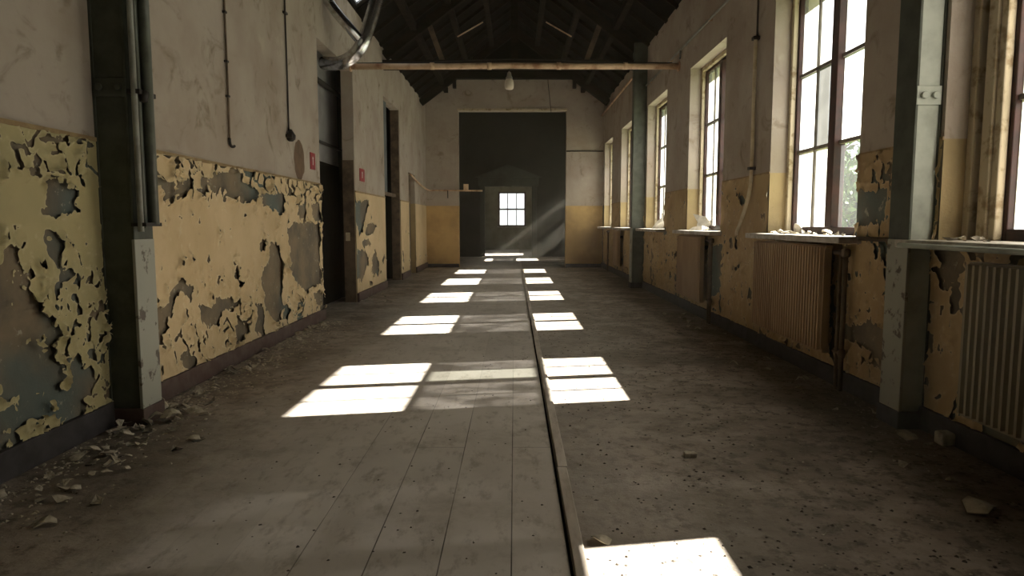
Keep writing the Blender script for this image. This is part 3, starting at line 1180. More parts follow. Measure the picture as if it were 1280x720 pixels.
# wall pipe high on the right wall
wp = empty('wall_pipe', (XR - 0.03, 9, 3.55), 'thin pale pipe running high along the right wall above the windows', 'pipe')
zpp = on_x(850, 63, XR - 0.03)[1] - 3.55
m = MB()
m.tube([(0, -11.8, zpp), (0, 3.05, zpp)], 0.014)
m.build('pipe', M['pipe_pale'], wp)
for yy in (-4.5, -2.6, -0.8, 1.2, 2.7):
    m = MB()
    m.box(-0.012, 0.03, yy - 0.01, yy + 0.01, zpp - 0.02, zpp + 0.02)
    m.build('clip', M['pipe_rust'], wp)
m = MB()
m.tube([(0, 0.6, zpp), (0, 0.62, zpp - 0.1), (0, 0.64, 3.4 - 3.55)], 0.012)
m.build('drop', M['pipe_pale'], wp)
# end: brown eaves pipe in the far bay
m = MB()
zq = on_x(748, 150, XR - 0.06)[1]
m.tube([(XR - 0.06, 12.4, zq - .0), (XR - 0.06, 17.85, zq)], 0.022)
m.build('eaves_pipe', M['pipe_rust'], label='brown pipe under the eaves in the far right bay', cat='pipe')

# bent drain pipe on pier between windows
yq, z_top = on_x(949, 42, XR - 0.03)
z_mid = on_x(945, 212, XR - 0.03)[1]
z_bot = on_x(937, 292, XR - 0.12)[1]
dp = empty('drop_pipe', (XR - 0.03, 6.62, 0), 'cream painted drop pipe bending outward at its foot between two windows', 'pipe')
m = MB()
m.tube(smooth_path([(0, 0, z_top), (0, 0, 2.4), (0, 0, z_mid), (-0.03, -0.02, z_mid - 0.25), (-0.10, -0.03, z_bot + 0.10), (-0.13, -0.03, z_bot + 0.02), (-0.13, -0.03, z_bot - 0.02)], 6), 0.019)
m.build('pipe', M['cream_pipe'], dp)
for zz in (z_top - 0.02, z_mid + 0.02):
    m = MB()
    m.box(-0.03, 0.03, -0.03, 0.03, zz - 0.014, zz + 0.014)
    m.build('clamp', M['wire'], dp)
m = MB()
m.tube([(0.012, 0.0, z_top), (0.012, 0.0, 4.2)], 0.010)
m.build('cable', M['wire'], dp)

# ------------------------------------------------------------------ things on the left wall
def conduit(x_top, x_bot, ybot, name, label, kind_):
    y, zb = on_x(x_bot, ybot, XL + 0.015)
    root = empty(name, (XL + 0.015, y, zb), label, 'electric cable')
    m = MB()
    m.tube([(0, 0, 0), (0, 0.004, 0.5), (0, -0.004, 1.1), (0, 0, 4.2 - zb)], 0.009, 8)
    m.build('conduit', M['wire'] if kind_ else M['door_brown'], root)
    return root, y, zb


r1, y1_, zb1 = conduit(284, 287, 176, 'hanging_conduit', 'thin brown conduit ending in a small hook on the upper left wall', 0)
m = MB()
m.tube(smooth_path([(0, 0, 0.02), (0.005, 0, -0.03), (0.01, 0.03, -0.045), (0.01, 0.07, -0.035)]), 0.011, 8)
m.build('end_hook', M['wire'], r1)
for zz in (0.35, 0.62, 1.0):
    m = MB()
    m.box(-0.014, 0.012, -0.018, 0.018, zz - 0.008, zz + 0.008)
    m.build('clip', M['wire'], r1)
r2, y2_, zb2 = conduit(357, 361, 168, 'hanging_cable', 'thin cable ending in a dark socket above the brown bare patch', 1)
m = MB()
m.lathe([(0.02, -0.07), (0.045, -0.05), (0.05, -0.01), (0.03, 0.02), (0.012, 0.05)], (0.02, 0, 0), 12)
m.box(-0.014, 0.05, -0.06, 0.06, -0.035, -0.005)
m.build('socket', M['wire'], r2)
m = MB()
m.box(-0.014, 0.014, -0.04, 0.04, 1.18, 1.2)
m.build('clip', M['wire'], r2)


def red_sign(x0, x1, y0, y1, label):
    ya_, zt = on_x(x0, y0, XL)
    yb_, _ = on_x(x1, y0, XL)
    zb = on_x(x0, y1, XL)[1]
    yc, zc_ = (ya_ + yb_) / 2, (zt + zb) / 2
    root = empty('fire_sign', (XL, yc, zc_), label, 'sign')
    hw, hh = (yb_ - ya_) / 2, (zt - zb) / 2
    m = MB()
    m.box(0, 0.008, -hw, hw, -hh, hh)
    m.build('plate', M['red'], root, bevel=0.002)
    m = MB()
    m.box(0.008, 0.0095, -hw * .12, hw * .12, -hh * .45, hh * .35)
    m.poly([(0.0095, -hw * .3, hh * .3), (0.0095, hw * .3, hh * .3), (0.0095, 0, hh * .6)])
    m.build('pictogram', M['white'], root)
    return root


red_sign(387, 393, 190, 211, 'small red sign at the corner of the left wall beside the dark passage')
red_sign(449, 455, 210, 226, 'small red sign on the pier beyond the dark passage')

# ------------------------------------------------------------------ ducts at the passage
def duct(pxs, depth, r, label):
    pts = []
    for (a, c), D in zip(pxs, depth):
        x, z = on_y(a, c, D)
        pts.append(Vector((x, D, z)))
    P = smooth_path(pts, 12)
    # resample with ribs
    Q, R = [], []
    for i in range(len(P) - 1):
        for k in range(2):
            t = k / 2
            Q.append(P[i] * (1 - t) + P[i + 1] * t)
            R.append(r * (1.0, 0.93)[k])
    base = Q[0].copy()
    m = MB()
    m.tube([q - base for q in Q], R, 16)
    o = m.build('foil_duct', M['silver'], label=label, cat='duct', loc=base)
    return o


duct([(480, -40), (470, 2), (461, 32), (452, 56), (440, 71), (424, 79), (404, 79)], [8.9, 8.85, 8.8, 8.75, 8.75, 8.8, 9.0], 0.085,
     'shiny silver flexible duct curving down into the passage opening')
duct([(385, -40), (404, -8), (420, 15), (436, 34), (448, 48)], [8.5, 8.5, 8.5, 8.52, 8.6], 0.062,
     'thinner silver duct joining the curved one from the upper left')

# ------------------------------------------------------------------ left passage and doors
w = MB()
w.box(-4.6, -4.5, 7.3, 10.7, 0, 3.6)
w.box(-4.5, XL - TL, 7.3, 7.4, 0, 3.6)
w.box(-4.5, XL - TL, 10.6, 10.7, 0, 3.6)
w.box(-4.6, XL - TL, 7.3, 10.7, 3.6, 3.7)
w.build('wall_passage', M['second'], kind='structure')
# transom panel over a black sheet that paints the doorway's darkness, set back in the passage
t = MB()
t.box(XL - 0.42, XL - 0.38, 7.9, 10.5, 2.0, 3.5)
tr_ = t.build('trim_2', M['grey_panel'], kind='structure')
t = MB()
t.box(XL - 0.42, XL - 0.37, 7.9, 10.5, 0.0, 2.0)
dp_ = t.build('doorway_dark_sheet', M['black'], kind='structure')
m = MB()
m.tube([(XL - 0.33, 7.9, 2.25), (XL - 0.33, 10.5, 2.25)], 0.02)
m.tube([(XL - 0.32, 7.9, 3.05), (XL - 0.32, 10.5, 3.05)], 0.035)
m.build('passage_pipe', M['wire'], label='dark pipes crossing the passage in front of the grey transom', cat='pipe')
# dark brown reveal board on the far jamb
m = MB()
m.box(XL - TL, XL - 0.01, PASS[1] - 0.02, PASS[1] + 0.0, 0.0, 2.05)
m.build('trim_3', M['door_brown'], kind='structure')
sw = MB()
ysx = on_y(420, 296, 9.85)
sw.box(XL - 0.14, XL - 0.08, PASS[1] - 0.035, PASS[1] - 0.02, ysx[1] - 0.06, ysx[1] + 0.06)
swo = sw.build('light_switch', M['cream_pipe'], label='pale light switch on the dark jamb inside the passage', cat='switch')

# second opening: blue grey door leaf standing open, brown frame
w = MB()
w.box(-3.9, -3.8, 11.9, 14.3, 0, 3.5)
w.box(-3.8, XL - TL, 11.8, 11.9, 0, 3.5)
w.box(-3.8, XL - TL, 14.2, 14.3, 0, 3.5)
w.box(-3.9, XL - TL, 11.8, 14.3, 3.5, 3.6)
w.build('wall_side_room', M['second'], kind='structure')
dr = MB()
dr.box(XL - TL, XL - 0.01, DOOR2[1] - 0.05, DOOR2[1], 0, DOOR2[2])
dr.build('trim_4', M['door_brown'], kind='structure')
dr = MB()
dr.box(XL - 0.13, XL - 0.09, DOOR2[0], DOOR2[1] - 0.9, 1.72, DOOR2[2])
drr = dr.build('door_1', M['blue_door'], kind='structure')
dr = MB()
dr.box(XL - 0.14, XL - 0.08, DOOR2[0], DOOR2[1] - 0.05, 1.67, 1.73)
dr.build('transom_rail', M['door_brown'], drr)
w = MB()
w.box(-3.0, -2.95, 14.8, 16.1, 0, 2.6)
w.box(-2.95, XL - TL, 14.75, 14.8, 0, 2.6)
w.box(-2.95, XL - TL, 16.05, 16.1, 0, 2.6)
w.build('wall_closet', M['second'], kind='structure')
dr = MB()
dr.box(XL - 0.16, XL - 0.11, DOOR3[0], DOOR3[1], 0.01, DOOR3[2])
dd = dr.build('door_2', M['door_brown'], kind='structure')
dr = MB()
dr.tube([(XL - 0.05, DOOR3[0] + 0.12, 1.05), (XL - 0.05, DOOR3[0] + 0.24, 1.05)], 0.012)
dr.tube([(XL - 0.11, DOOR3[0] + 0.12, 1.05), (XL - 0.05, DOOR3[0] + 0.12, 1.05)], 0.012)
dr.build('door_handle', M['wire'], dd)

# pipe across the end wall
ez = on_y(560, 238, YE - 0.06)[1]
ep = empty('end_wall_pipe', (XL + 0.2, YE - 0.06, ez), 'thin horizontal pipe crossing the left end wall into the tall opening', 'pipe')
m = MB()
xe = on_y(603, 238, YE - 0.06)[0] - (XL + 0.2)
m.tube(smooth_path([(-0.17, -2.8, 0.22), (-0.16, -1.3, 0.08), (-0.1, -0.2, 0.0), (0.1, 0, 0.0), (xe, 0, -0.01)]), 0.02, 8)
m.build('pipe', M['pipe_rust'], ep)
bxx = on_y(583, 232, YE - 0.06)[0] - (XL + 0.2)
m = MB()
m.box(bxx - 0.07, bxx + 0.05, -0.05, 0.04, -0.02, 0.16)
m.build('junction_box', M['pipe_rust'], ep)
m = MB()
hx = on_y(560, 238, YE)[0] - (XL + 0.2)
m.tube([(hx, 0, 0), (hx, 0, -0.2)], 0.012, 6)
m.build('stub', M['wire'], ep)
m = MB()
zln = on_y(730, 189, YE - 0.02)[1]
m.tube([(OX1, YE - 0.02, zln), (XR, YE - 0.02, zln)], 0.014, 6)
m.build('cable_run', M['wire'], label='thin dark line of cable across the right part of the end wall', cat='cable')
# wire hanging above the opening
m = MB()
a0 = on_y(685, 103, YE - 0.05)
a1 = on_y(689, 141, YE - 0.05)
m.tube([(a0[0], YE - 0.05, a0[1] + .3), (a0[0], YE - 0.05, a0[1]), (a1[0], YE - 0.05, a1[1])], 0.008, 6)
m.build('hanging_wire', M['wire'], label='dark wire hanging above the tall opening in the end wall', cat='wire')

# ------------------------------------------------------------------ roof trusses
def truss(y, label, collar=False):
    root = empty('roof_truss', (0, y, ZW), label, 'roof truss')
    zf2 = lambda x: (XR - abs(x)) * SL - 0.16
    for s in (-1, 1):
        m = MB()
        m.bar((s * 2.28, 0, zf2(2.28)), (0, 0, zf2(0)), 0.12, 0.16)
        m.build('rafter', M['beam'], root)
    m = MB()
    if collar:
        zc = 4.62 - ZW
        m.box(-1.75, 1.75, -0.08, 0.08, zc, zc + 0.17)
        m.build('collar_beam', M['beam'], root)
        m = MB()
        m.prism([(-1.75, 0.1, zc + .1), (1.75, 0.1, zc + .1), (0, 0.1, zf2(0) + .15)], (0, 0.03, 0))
        m.build('gable_dark_sheet', M['roof'], root)  # dark sheet added to blacken the gable above the collar
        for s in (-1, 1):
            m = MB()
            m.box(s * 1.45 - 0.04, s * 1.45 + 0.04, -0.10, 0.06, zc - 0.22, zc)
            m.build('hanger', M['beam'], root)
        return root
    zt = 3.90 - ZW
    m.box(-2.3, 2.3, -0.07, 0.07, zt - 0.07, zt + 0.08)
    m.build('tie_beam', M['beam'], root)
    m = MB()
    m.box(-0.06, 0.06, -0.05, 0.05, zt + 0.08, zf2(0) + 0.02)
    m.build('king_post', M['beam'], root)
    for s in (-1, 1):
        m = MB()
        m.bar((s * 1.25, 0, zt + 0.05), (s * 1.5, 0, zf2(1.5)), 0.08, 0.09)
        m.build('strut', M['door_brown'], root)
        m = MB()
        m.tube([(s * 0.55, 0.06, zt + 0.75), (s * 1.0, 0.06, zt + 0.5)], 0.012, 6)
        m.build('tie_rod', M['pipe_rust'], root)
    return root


truss(8.0, 'nearest dark timber roof truss with its tie beam above the passage')
truss(12.25, 'middle dark timber roof truss behind the overhead pipe, in line with the slim column')
truss(16.9, 'farthest dark roof truss with a high collar beam before the end wall', True)

# ------------------------------------------------------------------ floor lath
lt = MB()
ly0 = 0.6
for (a, c, dx) in ((0.6, 3.1, 0.0), (3.108, 5.6, 0.004), (5.61, 8.2, -0.004), (8.21, 12.0, -0.012), (12.01, 16.5, -0.02)):
    lt.box(0.2 + dx, 0.245 + dx, a, c, 0.0, 0.016)
lt.build('trim_5', M['lath'], kind='structure', bevel=0.003)
lt = MB()
lt.box(0.186, 0.196, 0.6, 16.5, 0.0, 0.002)
lt.build('trim_6', M['black'], kind='structure')

# ------------------------------------------------------------------ debris
def flake_mesh(seed, size, curl, mat):
    rnd = random.Random(seed)
    me_b = bmesh.new()
    n = rnd.randint(5, 8)
    ang = sorted(rnd.uniform(0, 2 * PI) for _ in range(n))
    ang = [2 * PI * k / n + rnd.uniform(-.3, .3) for k in range(n)]
    rad = [rnd.uniform(0.5, 1.0) for _ in range(n)]
    el = rnd.uniform(0.5, 1.0)
    rings = []
    for q in (0.0, 0.5, 1.0):
        ring = []
        if q == 0:
            ring = [me_b.verts.new((0, 0, 0))]
        else:
            for a, r in zip(ang, rad):
                x = math.cos(a) * r * q * size
                y = math.sin(a) * r * q * el * size
                z = curl * (x * x) / size + rnd.uniform(-.04, .04) * size * q
                ring.append(me_b.verts.new((x, y, z)))
        rings.append(ring)
    for k in range(n):
        me_b.faces.new((rings[0][0], rings[1][k], rings[1][(k + 1) % n]))
        me_b.faces.new((rings[1][k], rings[2][k], rings[2][(k + 1) % n], rings[1][(k + 1) % n]))
    zmin = min(v.co.z for v in me_b.verts)
    for v in me_b.verts:
        v.co.z -= zmin
    geo = bmesh.ops.extrude_face_region(me_b, geom=list(me_b.faces))
    for v in geo['geom']:
        if isinstance(v, bmesh.types.BMVert):
            v.co.z += 0.003
    bmesh.ops.recalc_face_normals(me_b, faces=me_b.faces)
    me = bpy.data.meshes.new('paint_flake')
    me_b.to_mesh(me)
    me_b.free()
    me.materials.append(mat)
    return me


FL = [flake_mesh(10 + k, 0.05, random.uniform(.2, 1.0) * random.choice((1, 1, -1)), M['flake_cream'] if k % 3 else M['flake_grey']) for k in range(14)]


def flake(x, y, z, size, label, group, tilt=0.25, name='paint_flake', mesh=None, rz=None):
    o = bpy.data.objects.new(name, mesh or random.choice(FL))
    COL.objects.link(o)
    o.location = (x, y, z)
    o.rotation_euler = (random.uniform(-tilt, tilt), random.uniform(-tilt, tilt), random.uniform(0, 6.28) if rz is None else rz)
    s = size / 0.05
    o.scale = (s, s, s)
    tag(o, label, 'paint flake', group)
    return o


random.seed(11)
# heap along the left baseboard beyond the column
for k in range(80):
    y = 3.95 + (random.random() ** 1.25) * 4.0
    x = XL + 0.06 + abs(random.gauss(0, 0.13))
    flake(x, y, random.uniform(0, 0.012), random.uniform(0.022, 0.06), 'paint flakes strewn along the maroon baseboard of the left wall',
          'flakes along the left wall beyond the column')
for k in range(20):
    flake(XL + 0.30 + random.gauss(0, 0.12), 3.95 + random.gauss(0, 0.18), random.uniform(0.0, 0.03), random.uniform(0.03, 0.075),
          'paint flakes heaped around the foot of the dark green column', 'flakes at the foot of the left column', 0.5)
for k in range(48):
    y = random.uniform(2.7, 3.75)
    x = XL + 0.08 + abs(random.gauss(0, 0.28))
    flake(x, y, random.uniform(0, 0.01), random.uniform(0.02, 0.055), 'dull paint flakes in the dark near left corner of the floor',
          'flakes below the near left wall')
for k in range(14):
    flake(XL + random.uniform(0.05, 0.5), PASS[1] + random.uniform(-0.1, 1.2), 0.0, random.uniform(0.02, 0.05),
          'paint flakes on the floor below the pier beyond the passage', 'flakes below the second left pier')
for k in range(40):
    y = random.uniform(2.6, 9.0)
    flake(XR - 0.1 - abs(random.gauss(0, 0.28)), y, 0.0, random.uniform(0.02, 0.05), 'paint flakes in the shade along the right wall',
          'flakes along the right wall')
for k in range(28):
    flake(random.uniform(0.35, 1.9), random.uniform(2.3, 6.5), 0.0, random.uniform(0.006, 0.016), 'small paint chips scattered over the dirt right of the floor lath',
          'chips on the dirt floor')
# singled-out pieces
def single(px_, py_, size, label, rz=0.4, tilt=0.05, z=0.0):
    x, y = on_floor(px_, py_)
    return flake(x, y, z, size, label, None, tilt, rz=rz, mesh=FL[1])


single(750, 677, 0.050, 'curled cream paint flake lying against the floor lath beside the nearest sun patch', 2.3, 0.2)
single(57, 657, 0.055, 'large pale paint flake on the floor at the lower left', 0.3)
single(215, 527, 0.075, 'largest pale flake lying in front of the left column foot', 0.6, 0.15, 0.03)
single(1228, 640, 0.09, 'broad flake on the dark floor at the right edge', 0.2)
single(1135, 548, 0.07, 'pale flake on the dark floor before the right column', 0.9)
single(1128, 542, 0.05, 'ragged flake just behind another before the right column', 1.9)
bx_ = on_floor(1184, 556)
cb = MB()
cb.box(-0.05, 0.05, -0.04, 0.04, 0, 0.07)
cb.build('plaster_chunk', M['flake_cream'], bevel=0.012, label='squarish cream plaster chunk standing on the floor below the nearest radiator', cat='plaster chunk', loc=(bx_[0], bx_[1], 0))
bx_ = on_floor(862, 571)
cb = MB()
cb.prism([(-0.03, -0.02, 0), (0.032, -0.018, 0), (0.025, 0.02, 0), (-0.028, 0.02, 0)], (0.002, 0, 0.024))
cb.build('plaster_chunk', M['flake_cream'], bevel=0.004, label='small square plaster chunk alone on the dirt floor in the right foreground', cat='plaster chunk', loc=(bx_[0], bx_[1], 0))


def grit(name, n, fx, size, mat, label):
    rnd = random.Random(name)
    b2 = bmesh.new()
    for _ in range(n):
        x, y = fx(rnd)
        s = size * rnd.uniform(0.4, 1.3)
        a = rnd.uniform(0, 6.28)
        P = [(x + math.cos(a + t) * s * rnd.uniform(.5, 1), y + math.sin(a + t) * s * rnd.uniform(.5, 1)) for t in (0, 1.6, 3.1, 4.7)]
        h = s * rnd.uniform(0.2, 0.6)
        lo = [b2.verts.new((p[0], p[1], 0.0)) for p in P]
        hi = b2.verts.new((x, y, h))
        for k in range(4):
            b2.faces.new((lo[k], lo[(k + 1) % 4], hi))
    me = bpy.data.meshes.new(name)
    b2.to_mesh(me)
    b2.free()
    return link(name, me, mat, label=label, cat='grit', kind='stuff')


def board_xy(r):
    return r.uniform(-2.1, 0.15), 1.7 + (r.random() ** 1.5) * 8


def dirt_xy(r):
    return r.uniform(0.25, 2.2), 1.7 + (r.random() ** 1.4) * 7


grit('dark_grit', 420, board_xy, 0.008, M['grit'], 'dark crumbs of dirt scattered over the pale floor boards')
grit('dirt_grit', 1500, dirt_xy, 0.010, M['grit'], 'loose dark crumbs covering the dirt floor on the right')
grit('pale_grit', 500, dirt_xy, 0.007, M['grit_light'], 'pale plaster crumbs on the dirt floor on the right')
grit('wall_crumbs', 1500, lambda r: (XL + 0.04 + abs(r.gauss(0, 0.22)), r.uniform(2.4, 8.0)), 0.014, M['flake_cream'], 'fine plaster crumbs along the foot of the left wall')
grit('radiator_crumbs', 800, lambda r: (XR - 0.04 - abs(r.gauss(0, 0.25)), r.uniform(2.2, 9.0)), 0.010, M['flake_grey'], 'fine plaster crumbs along the foot of the right wall')

# sill debris
random.seed(23)
for wi, n, lab, grp in ((1, 26, 'bright paint flakes lying on the sill of the tall window in mid picture', 'flakes on the tall window sill'),
                        (0, 16, 'bright paint flakes lying on the nearest window sill', 'flakes on the nearest sill'),
                        (2, 10, 'paint flakes lying on the sill around the standing sheet', 'flakes on the second sill')):
    a, c = WINS[wi]
    for k in range(n):
        flake(random.uniform(XR - 0.08, GX - 0.07), random.uniform(a + 0.08, c - 0.08), WZ0 + random.uniform(0, 0.008), random.uniform(0.02, 0.05), lab, grp, 0.45)


def bent_sheet(outline, fold, label, loc, rz, th=0.004):
    """stiff curled sheet: outline in (u, v), v up; fold bends it"""
    b2 = bmesh.new()
    n = 10
    (u0, v0), (u1, v1) = outline
    grid = []
    for i in range(n + 1):
        row = []
        for j in range(n + 1):
            u = u0 + (u1 - u0) * i / n
            s, t = i / n, j / n
            top = v1 * (0.55 + 0.45 * abs(2 * s - 1) ** 0.7 + 0.1 * math.sin(s * 7))
            v = v0 + (top - v0) * t
            row.append(b2.verts.new((u * (0.7 + 0.3 * t), fold * (t * t) + 0.03 * math.sin(5 * s + 2 * t), v)))
        grid.append(row)
    for i in range(n):
        for j in range(n):
            f = b2.faces.new((grid[i][j], grid[i + 1][j], grid[i + 1][j + 1], grid[i][j + 1]))
            f.smooth = True
    me = bpy.data.meshes.new('curled_sheet')
    b2.to_mesh(me)
    b2.free()
    o = link('curled_sheet', me, M['paper'], label=label, cat='paper sheet', loc=loc)
    o.rotation_euler = (0, 0, rz)
    md = o.modifiers.new('solid', 'SOLIDIFY')
    md.thickness = th
    return o



def torn_sheet(P, yd, label, back):
    """stiff torn sheet standing on the sill, folded along its middle"""
    pts = [on_y(a, c, yd) for a, c in P]
    cx = sum(p[0] for p in pts) / len(pts)
    z0 = min(p[1] for p in pts)
    z0 = WZ0
    b2 = bmesh.new()
    zm = (min(p[1] for p in pts) + max(p[1] for p in pts)) / 2
    vs_ = [b2.verts.new((x - cx, back * abs(x - cx) * 1.5 + 0.35 * (z - zm), max(0.0, z - z0))) for x, z in pts]
    c_ = b2.verts.new((0, 0, max(0.02, zm - z0)))
    n = len(vs_)
    for k in range(n):
        b2.faces.new((vs_[k], vs_[(k + 1) % n], c_))
    me = bpy.data.meshes.new('torn_sheet')
    b2.to_mesh(me)
    b2.free()
    o = link('torn_sheet', me, M['paper'], label=label, cat='paper sheet', loc=(cx, yd, z0))
    md = o.modifiers.new('solid', 'SOLIDIFY')
    md.thickness = 0.005
    return o


torn_sheet([(872, 291), (875, 278), (871, 267), (884, 271), (894, 268), (906, 264), (900, 278), (895, 291)], 8.75,
           'torn white sheet with a pointed corner standing on the second window sill', 0.6)
torn_sheet([(862, 290), (868, 284), (878, 282), (890, 286), (892, 291), (876, 292)], 8.6,
           'low curled white sheet lying before the pointed one on the second sill', 0.4)
torn_sheet([(815, 288), (822, 277), (828, 272), (828, 266), (834, 272), (836, 288)], 11.2,
           'crumpled white sheet leaning on the third window sill before the slim column', 0.5)
# ragged piece stuck at the bottom of the tall window
bent_sheet([(-0.03, 0), (0.03, 0.085)], -0.02, 'small brown-white scrap standing at the foot of the tall window pane', (XR + 0.16, 5.95, WZ0), 0.2)

# ------------------------------------------------------------------ second hall
Y2 = YE + 0.25
YP = 23.5
Y3 = 30.0
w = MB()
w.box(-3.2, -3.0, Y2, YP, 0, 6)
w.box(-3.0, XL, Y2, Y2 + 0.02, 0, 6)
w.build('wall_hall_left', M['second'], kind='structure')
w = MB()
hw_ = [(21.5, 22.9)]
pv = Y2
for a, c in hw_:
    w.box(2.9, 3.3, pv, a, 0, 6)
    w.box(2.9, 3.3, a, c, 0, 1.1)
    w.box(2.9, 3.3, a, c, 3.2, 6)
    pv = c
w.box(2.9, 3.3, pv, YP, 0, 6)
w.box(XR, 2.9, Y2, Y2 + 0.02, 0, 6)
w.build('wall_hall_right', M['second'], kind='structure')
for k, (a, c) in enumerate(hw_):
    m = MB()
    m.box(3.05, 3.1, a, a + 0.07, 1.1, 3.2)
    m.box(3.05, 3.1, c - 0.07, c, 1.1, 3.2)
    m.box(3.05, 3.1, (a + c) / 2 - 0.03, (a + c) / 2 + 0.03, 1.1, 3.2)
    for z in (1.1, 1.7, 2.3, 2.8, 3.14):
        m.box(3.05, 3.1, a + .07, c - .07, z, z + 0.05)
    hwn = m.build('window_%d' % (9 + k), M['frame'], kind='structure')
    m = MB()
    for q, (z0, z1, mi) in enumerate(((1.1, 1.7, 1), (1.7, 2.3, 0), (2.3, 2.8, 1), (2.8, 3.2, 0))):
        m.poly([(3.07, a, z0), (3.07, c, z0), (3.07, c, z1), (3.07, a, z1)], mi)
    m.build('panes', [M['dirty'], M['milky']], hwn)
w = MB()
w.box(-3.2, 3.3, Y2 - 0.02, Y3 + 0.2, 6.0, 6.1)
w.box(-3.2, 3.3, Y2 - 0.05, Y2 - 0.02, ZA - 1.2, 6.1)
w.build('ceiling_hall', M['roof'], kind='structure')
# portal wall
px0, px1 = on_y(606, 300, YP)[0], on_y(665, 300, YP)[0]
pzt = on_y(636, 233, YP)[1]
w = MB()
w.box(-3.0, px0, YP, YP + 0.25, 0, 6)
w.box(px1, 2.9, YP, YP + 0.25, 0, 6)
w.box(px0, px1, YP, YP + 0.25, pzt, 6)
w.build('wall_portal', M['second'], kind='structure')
pe = empty('door_surround', ((px0 + px1) / 2, YP, 0), 'dark doorway surround with a low pediment in the far hall', 'door surround')
hwd = (px1 - px0) / 2
for s in (-1, 1):
    m = MB()
    m.box(min(s * hwd, s * (hwd + 0.16)), max(s * hwd, s * (hwd + 0.16)), -0.10, 0, 0, pzt)
    m.build('pilaster', M['portal'], pe, bevel=0.01)
m = MB()
m.box(-hwd - 0.22, hwd + 0.22, -0.14, 0, pzt, pzt + 0.30)
m.build('entablature', M['portal'], pe, bevel=0.01)
m = MB()
m.prism([(-hwd - 0.32, -0.18, pzt + 0.30), (hwd + 0.32, -0.18, pzt + 0.30), (hwd * .5, -0.18, pzt + 0.58), (0, -0.18, pzt + 0.72), (-hwd * .5, -0.18, pzt + 0.58)], (0, 0.18, 0))
m.build('pediment', M['portal'], pe)
m = MB()
m.prism([(-0.12, -0.17, pzt - 0.02), (0.12, -0.17, pzt - 0.02), (0.16, -0.17, pzt + 0.30), (-0.16, -0.17, pzt + 0.30)], (0, 0.04, 0))
m.build('keystone', M['portal'], pe)
# third room and its window
w = MB()
w.box(-2.3, -2.1, YP + 0.25, Y3, 0, 6)
w.box(1.9, 2.1, YP + 0.25, 25.0, 0, 6)
w.box(1.9, 2.1, 25.0, 26.4, 0, 1.2)
w.box(1.9, 2.1, 25.0, 26.4, 3.2, 6)
w.box(1.9, 2.1, 26.4, Y3, 0, 6)
fx0, fz1 = on_y(623, 240, Y3)
fx1, fz0 = on_y(657, 283, Y3)
w.box(-2.1, fx0, Y3, Y3 + 0.25, 0, 6)
w.box(fx1, 1.9, Y3, Y3 + 0.25, 0, 6)
w.box(fx0, fx1, Y3, Y3 + 0.25, 0, fz0)
w.box(fx0, fx1, Y3, Y3 + 0.25, fz1, 6)
w.build('wall_far_room', M['third'], kind='structure')
m = MB()
m.box(fx0, fx0 + 0.06, Y3 + 0.05, Y3 + 0.1, fz0, fz1)
m.box(fx1 - 0.06, fx1, Y3 + 0.05, Y3 + 0.1, fz0, fz1)
m.box(fx0, fx1, Y3 + 0.05, Y3 + 0.1, fz0, fz0 + 0.06)
m.box(fx0, fx1, Y3 + 0.05, Y3 + 0.1, fz1 - 0.06, fz1)
for q in (1 / 3, 2 / 3):
    xx = fx0 + (fx1 - fx0) * q
    m.box(xx - 0.018, xx + 0.018, Y3 + 0.05, Y3 + 0.1, fz0, fz1)
zz = (fz0 + fz1) / 2
m.box(fx0, fx1, Y3 + 0.04, Y3 + 0.1, zz - 0.035, zz + 0.035)
wf = m.build('window_7', M['frame'], kind='structure')
m = MB()
m.poly([(fx0, Y3 + 0.08, fz0), (fx1, Y3 + 0.08, fz0), (fx1, Y3 + 0.08, fz1), (fx0, Y3 + 0.08, fz1)])
m.build('panes', M['dirty'], wf)
m = MB()
m.box(fx0 - 0.05, fx1 + 0.05, Y3 - 0.1, Y3 + 0.05, fz0 - 0.04, fz0)
m.build('window_sill', M['sill'], wf)

# dusty air in the far hall
m = MB()
plan = [(-2.55, YB - 0.1), (2.75, YB - 0.1), (2.75, YE + 0.12), (3.05, YE + 0.12), (3.05, YP + 0.12), (-3.1, YP + 0.12), (-3.1, YE + 0.12), (-2.55, YE + 0.12)]
m.prism([(a, c, -0.1) for a, c in plan], (0, 0, 6.14))
hm_, nt, out = new_mat('dust_haze')
vs = nt.nodes.new('ShaderNodeVolumePrincipled')
vs.inputs['Color'].default_value = (0.92, 0.86, 0.70, 1)
vs.inputs['Density'].default_value = 0.012
vs.inputs['Anisotropy'].default_value = 0.2
hb = NB(nt)
nt.links.new(hb.ramp(hb.xyz()[1], 18.0, 20.5, 0.0014, 0.017), vs.inputs['Density'])
nt.links.new(vs.outputs[0], out.inputs['Volume'])
m.build('dust_haze', hm_, kind='stuff', label='sunlit dusty haze hanging in the corridor air and the dark hall', cat='haze')

# ------------------------------------------------------------------ outdoors
m = MB()
m.box(XR + WT, 60, -20, 80, -0.5, -0.3)
m.box(-20, XR + WT, Y3 + 0.25, 80, -0.5, -0.3)
m.build('ground', M['grass'], kind='structure')


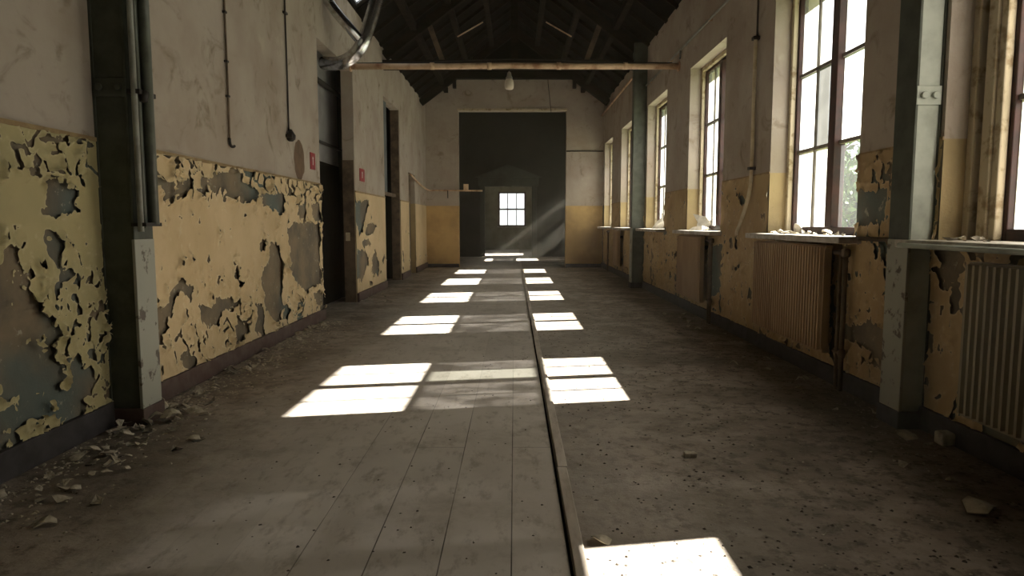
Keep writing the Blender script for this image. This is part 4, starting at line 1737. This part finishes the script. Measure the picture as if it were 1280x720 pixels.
def tree(loc, h, r, n, label, seed, low=0.45):
    rnd = random.Random(seed)
    root = empty('tree', loc, label, 'tree')
    m = MB()
    m.tube([(0, 0, 0), (0.05, 0, h * .3), (-0.05, 0.05, h * .6), (0, 0, h * .85)], [0.11, 0.09, 0.06, 0.02], 8)
    tips = []
    for k in range(9):
        a = rnd.uniform(0, 6.28)
        z0 = h * rnd.uniform(.35, .7)
        p = Vector((0, 0, z0))
        q = Vector((math.cos(a) * r * .7, math.sin(a) * r * .7, min(h * .95, z0 + rnd.uniform(.3, 1.2))))
        m.tube([p, (p + q) / 2 + Vector((0, 0, .15)), q], [0.04, 0.025, 0.01], 6)
        tips.append(q)
    m.build('trunk', M['bark'], root)
    b2 = bmesh.new()
    for _ in range(n):
        c = rnd.choice(tips) * rnd.uniform(.5, 1.1)
        p = c + Vector((rnd.gauss(0, r * .22), rnd.gauss(0, r * .22), rnd.gauss(0, r * .25)))
        if p.z < h * low * .6:
            continue
        s = rnd.uniform(.07, .15)
        R = Euler((rnd.uniform(0, 6), rnd.uniform(0, 6), rnd.uniform(0, 6))).to_matrix()
        vs_ = [b2.verts.new(p + R @ Vector(v) * s) for v in ((-1, 0, 0), (0, -.5, .1), (1, 0, 0), (0, .5, .1))]
        b2.faces.new(vs_)
    me = bpy.data.meshes.new('foliage')
    b2.to_mesh(me)
    b2.free()
    link('foliage', me, M['leaf'], root, kind='stuff')
    return root


tree((9.0, 19.6, -0.3), 5.0, 1.5, 800, 'leafy green tree outside seen through the tall window', 3)
tree((8.0, 16.0, -0.3), 3.0, 1.1, 1800, 'low green tree outside behind the lower edge of the tall window', 5, 0.2)

# ------------------------------------------------------------------ light
sd = bpy.data.lights.new('sun', 'SUN')
sd.energy = 42
sd.angle = math.radians(0.6)
sd.color = (1.0, 0.955, 0.91)
sun = bpy.data.objects.new('sun', sd)
COL.objects.link(sun)
dv = Vector((-1, -0.185, -0.76)).normalized()
sun.rotation_euler = dv.to_track_quat('-Z', 'Y').to_euler()

wd = bpy.data.worlds.new('world')
SC.world = wd
wd.use_nodes = True
nt = wd.node_tree
bg = nt.nodes['Background']
bg.inputs[0].default_value = (0.90, 0.95, 1.0, 1)
bg.inputs[1].default_value = 1.6


def portal(x, y, z, sy, sz, rot):
    ld = bpy.data.lights.new('sky_portal', 'AREA')
    ld.shape = 'RECTANGLE'
    ld.size = sy
    ld.size_y = sz
    ld.cycles.is_portal = True
    o = bpy.data.objects.new('sky_portal', ld)
    COL.objects.link(o)
    o.location = (x, y, z)
    o.rotation_euler = rot
    return o


for a, c in WINS:
    portal(XR + WT + 0.01, (a + c) / 2, (WZ0 + WZ1) / 2, WZ1 - WZ0, c - a, (0, PI / 2, 0))
for a, c in hw_:
    portal(3.31, (a + c) / 2, 2.15, 2.1, c - a, (0, PI / 2, 0))
portal((fx0 + fx1) / 2, Y3 + 0.26, (fz0 + fz1) / 2, fx1 - fx0, fz1 - fz0, (-PI / 2, 0, 0))

# ------------------------------------------------------------------ render look
SC.view_settings.view_transform = 'Standard'
SC.view_settings.look = 'None'
SC.view_settings.gamma = 1
SC.view_settings.use_curve_mapping = False
SC.view_settings.exposure = 0.42
try:
    cy = SC.cycles
    cy.use_denoising = True
    cy.denoiser = 'OPENIMAGEDENOISE'
    cy.max_bounces = 8
    cy.diffuse_bounces = 6
    cy.transparent_max_bounces = 12
    cy.volume_bounces = 1
    cy.sample_clamp_indirect = 8
    cy.caustics_reflective = False
    cy.caustics_refractive = False
except Exception:
    pass
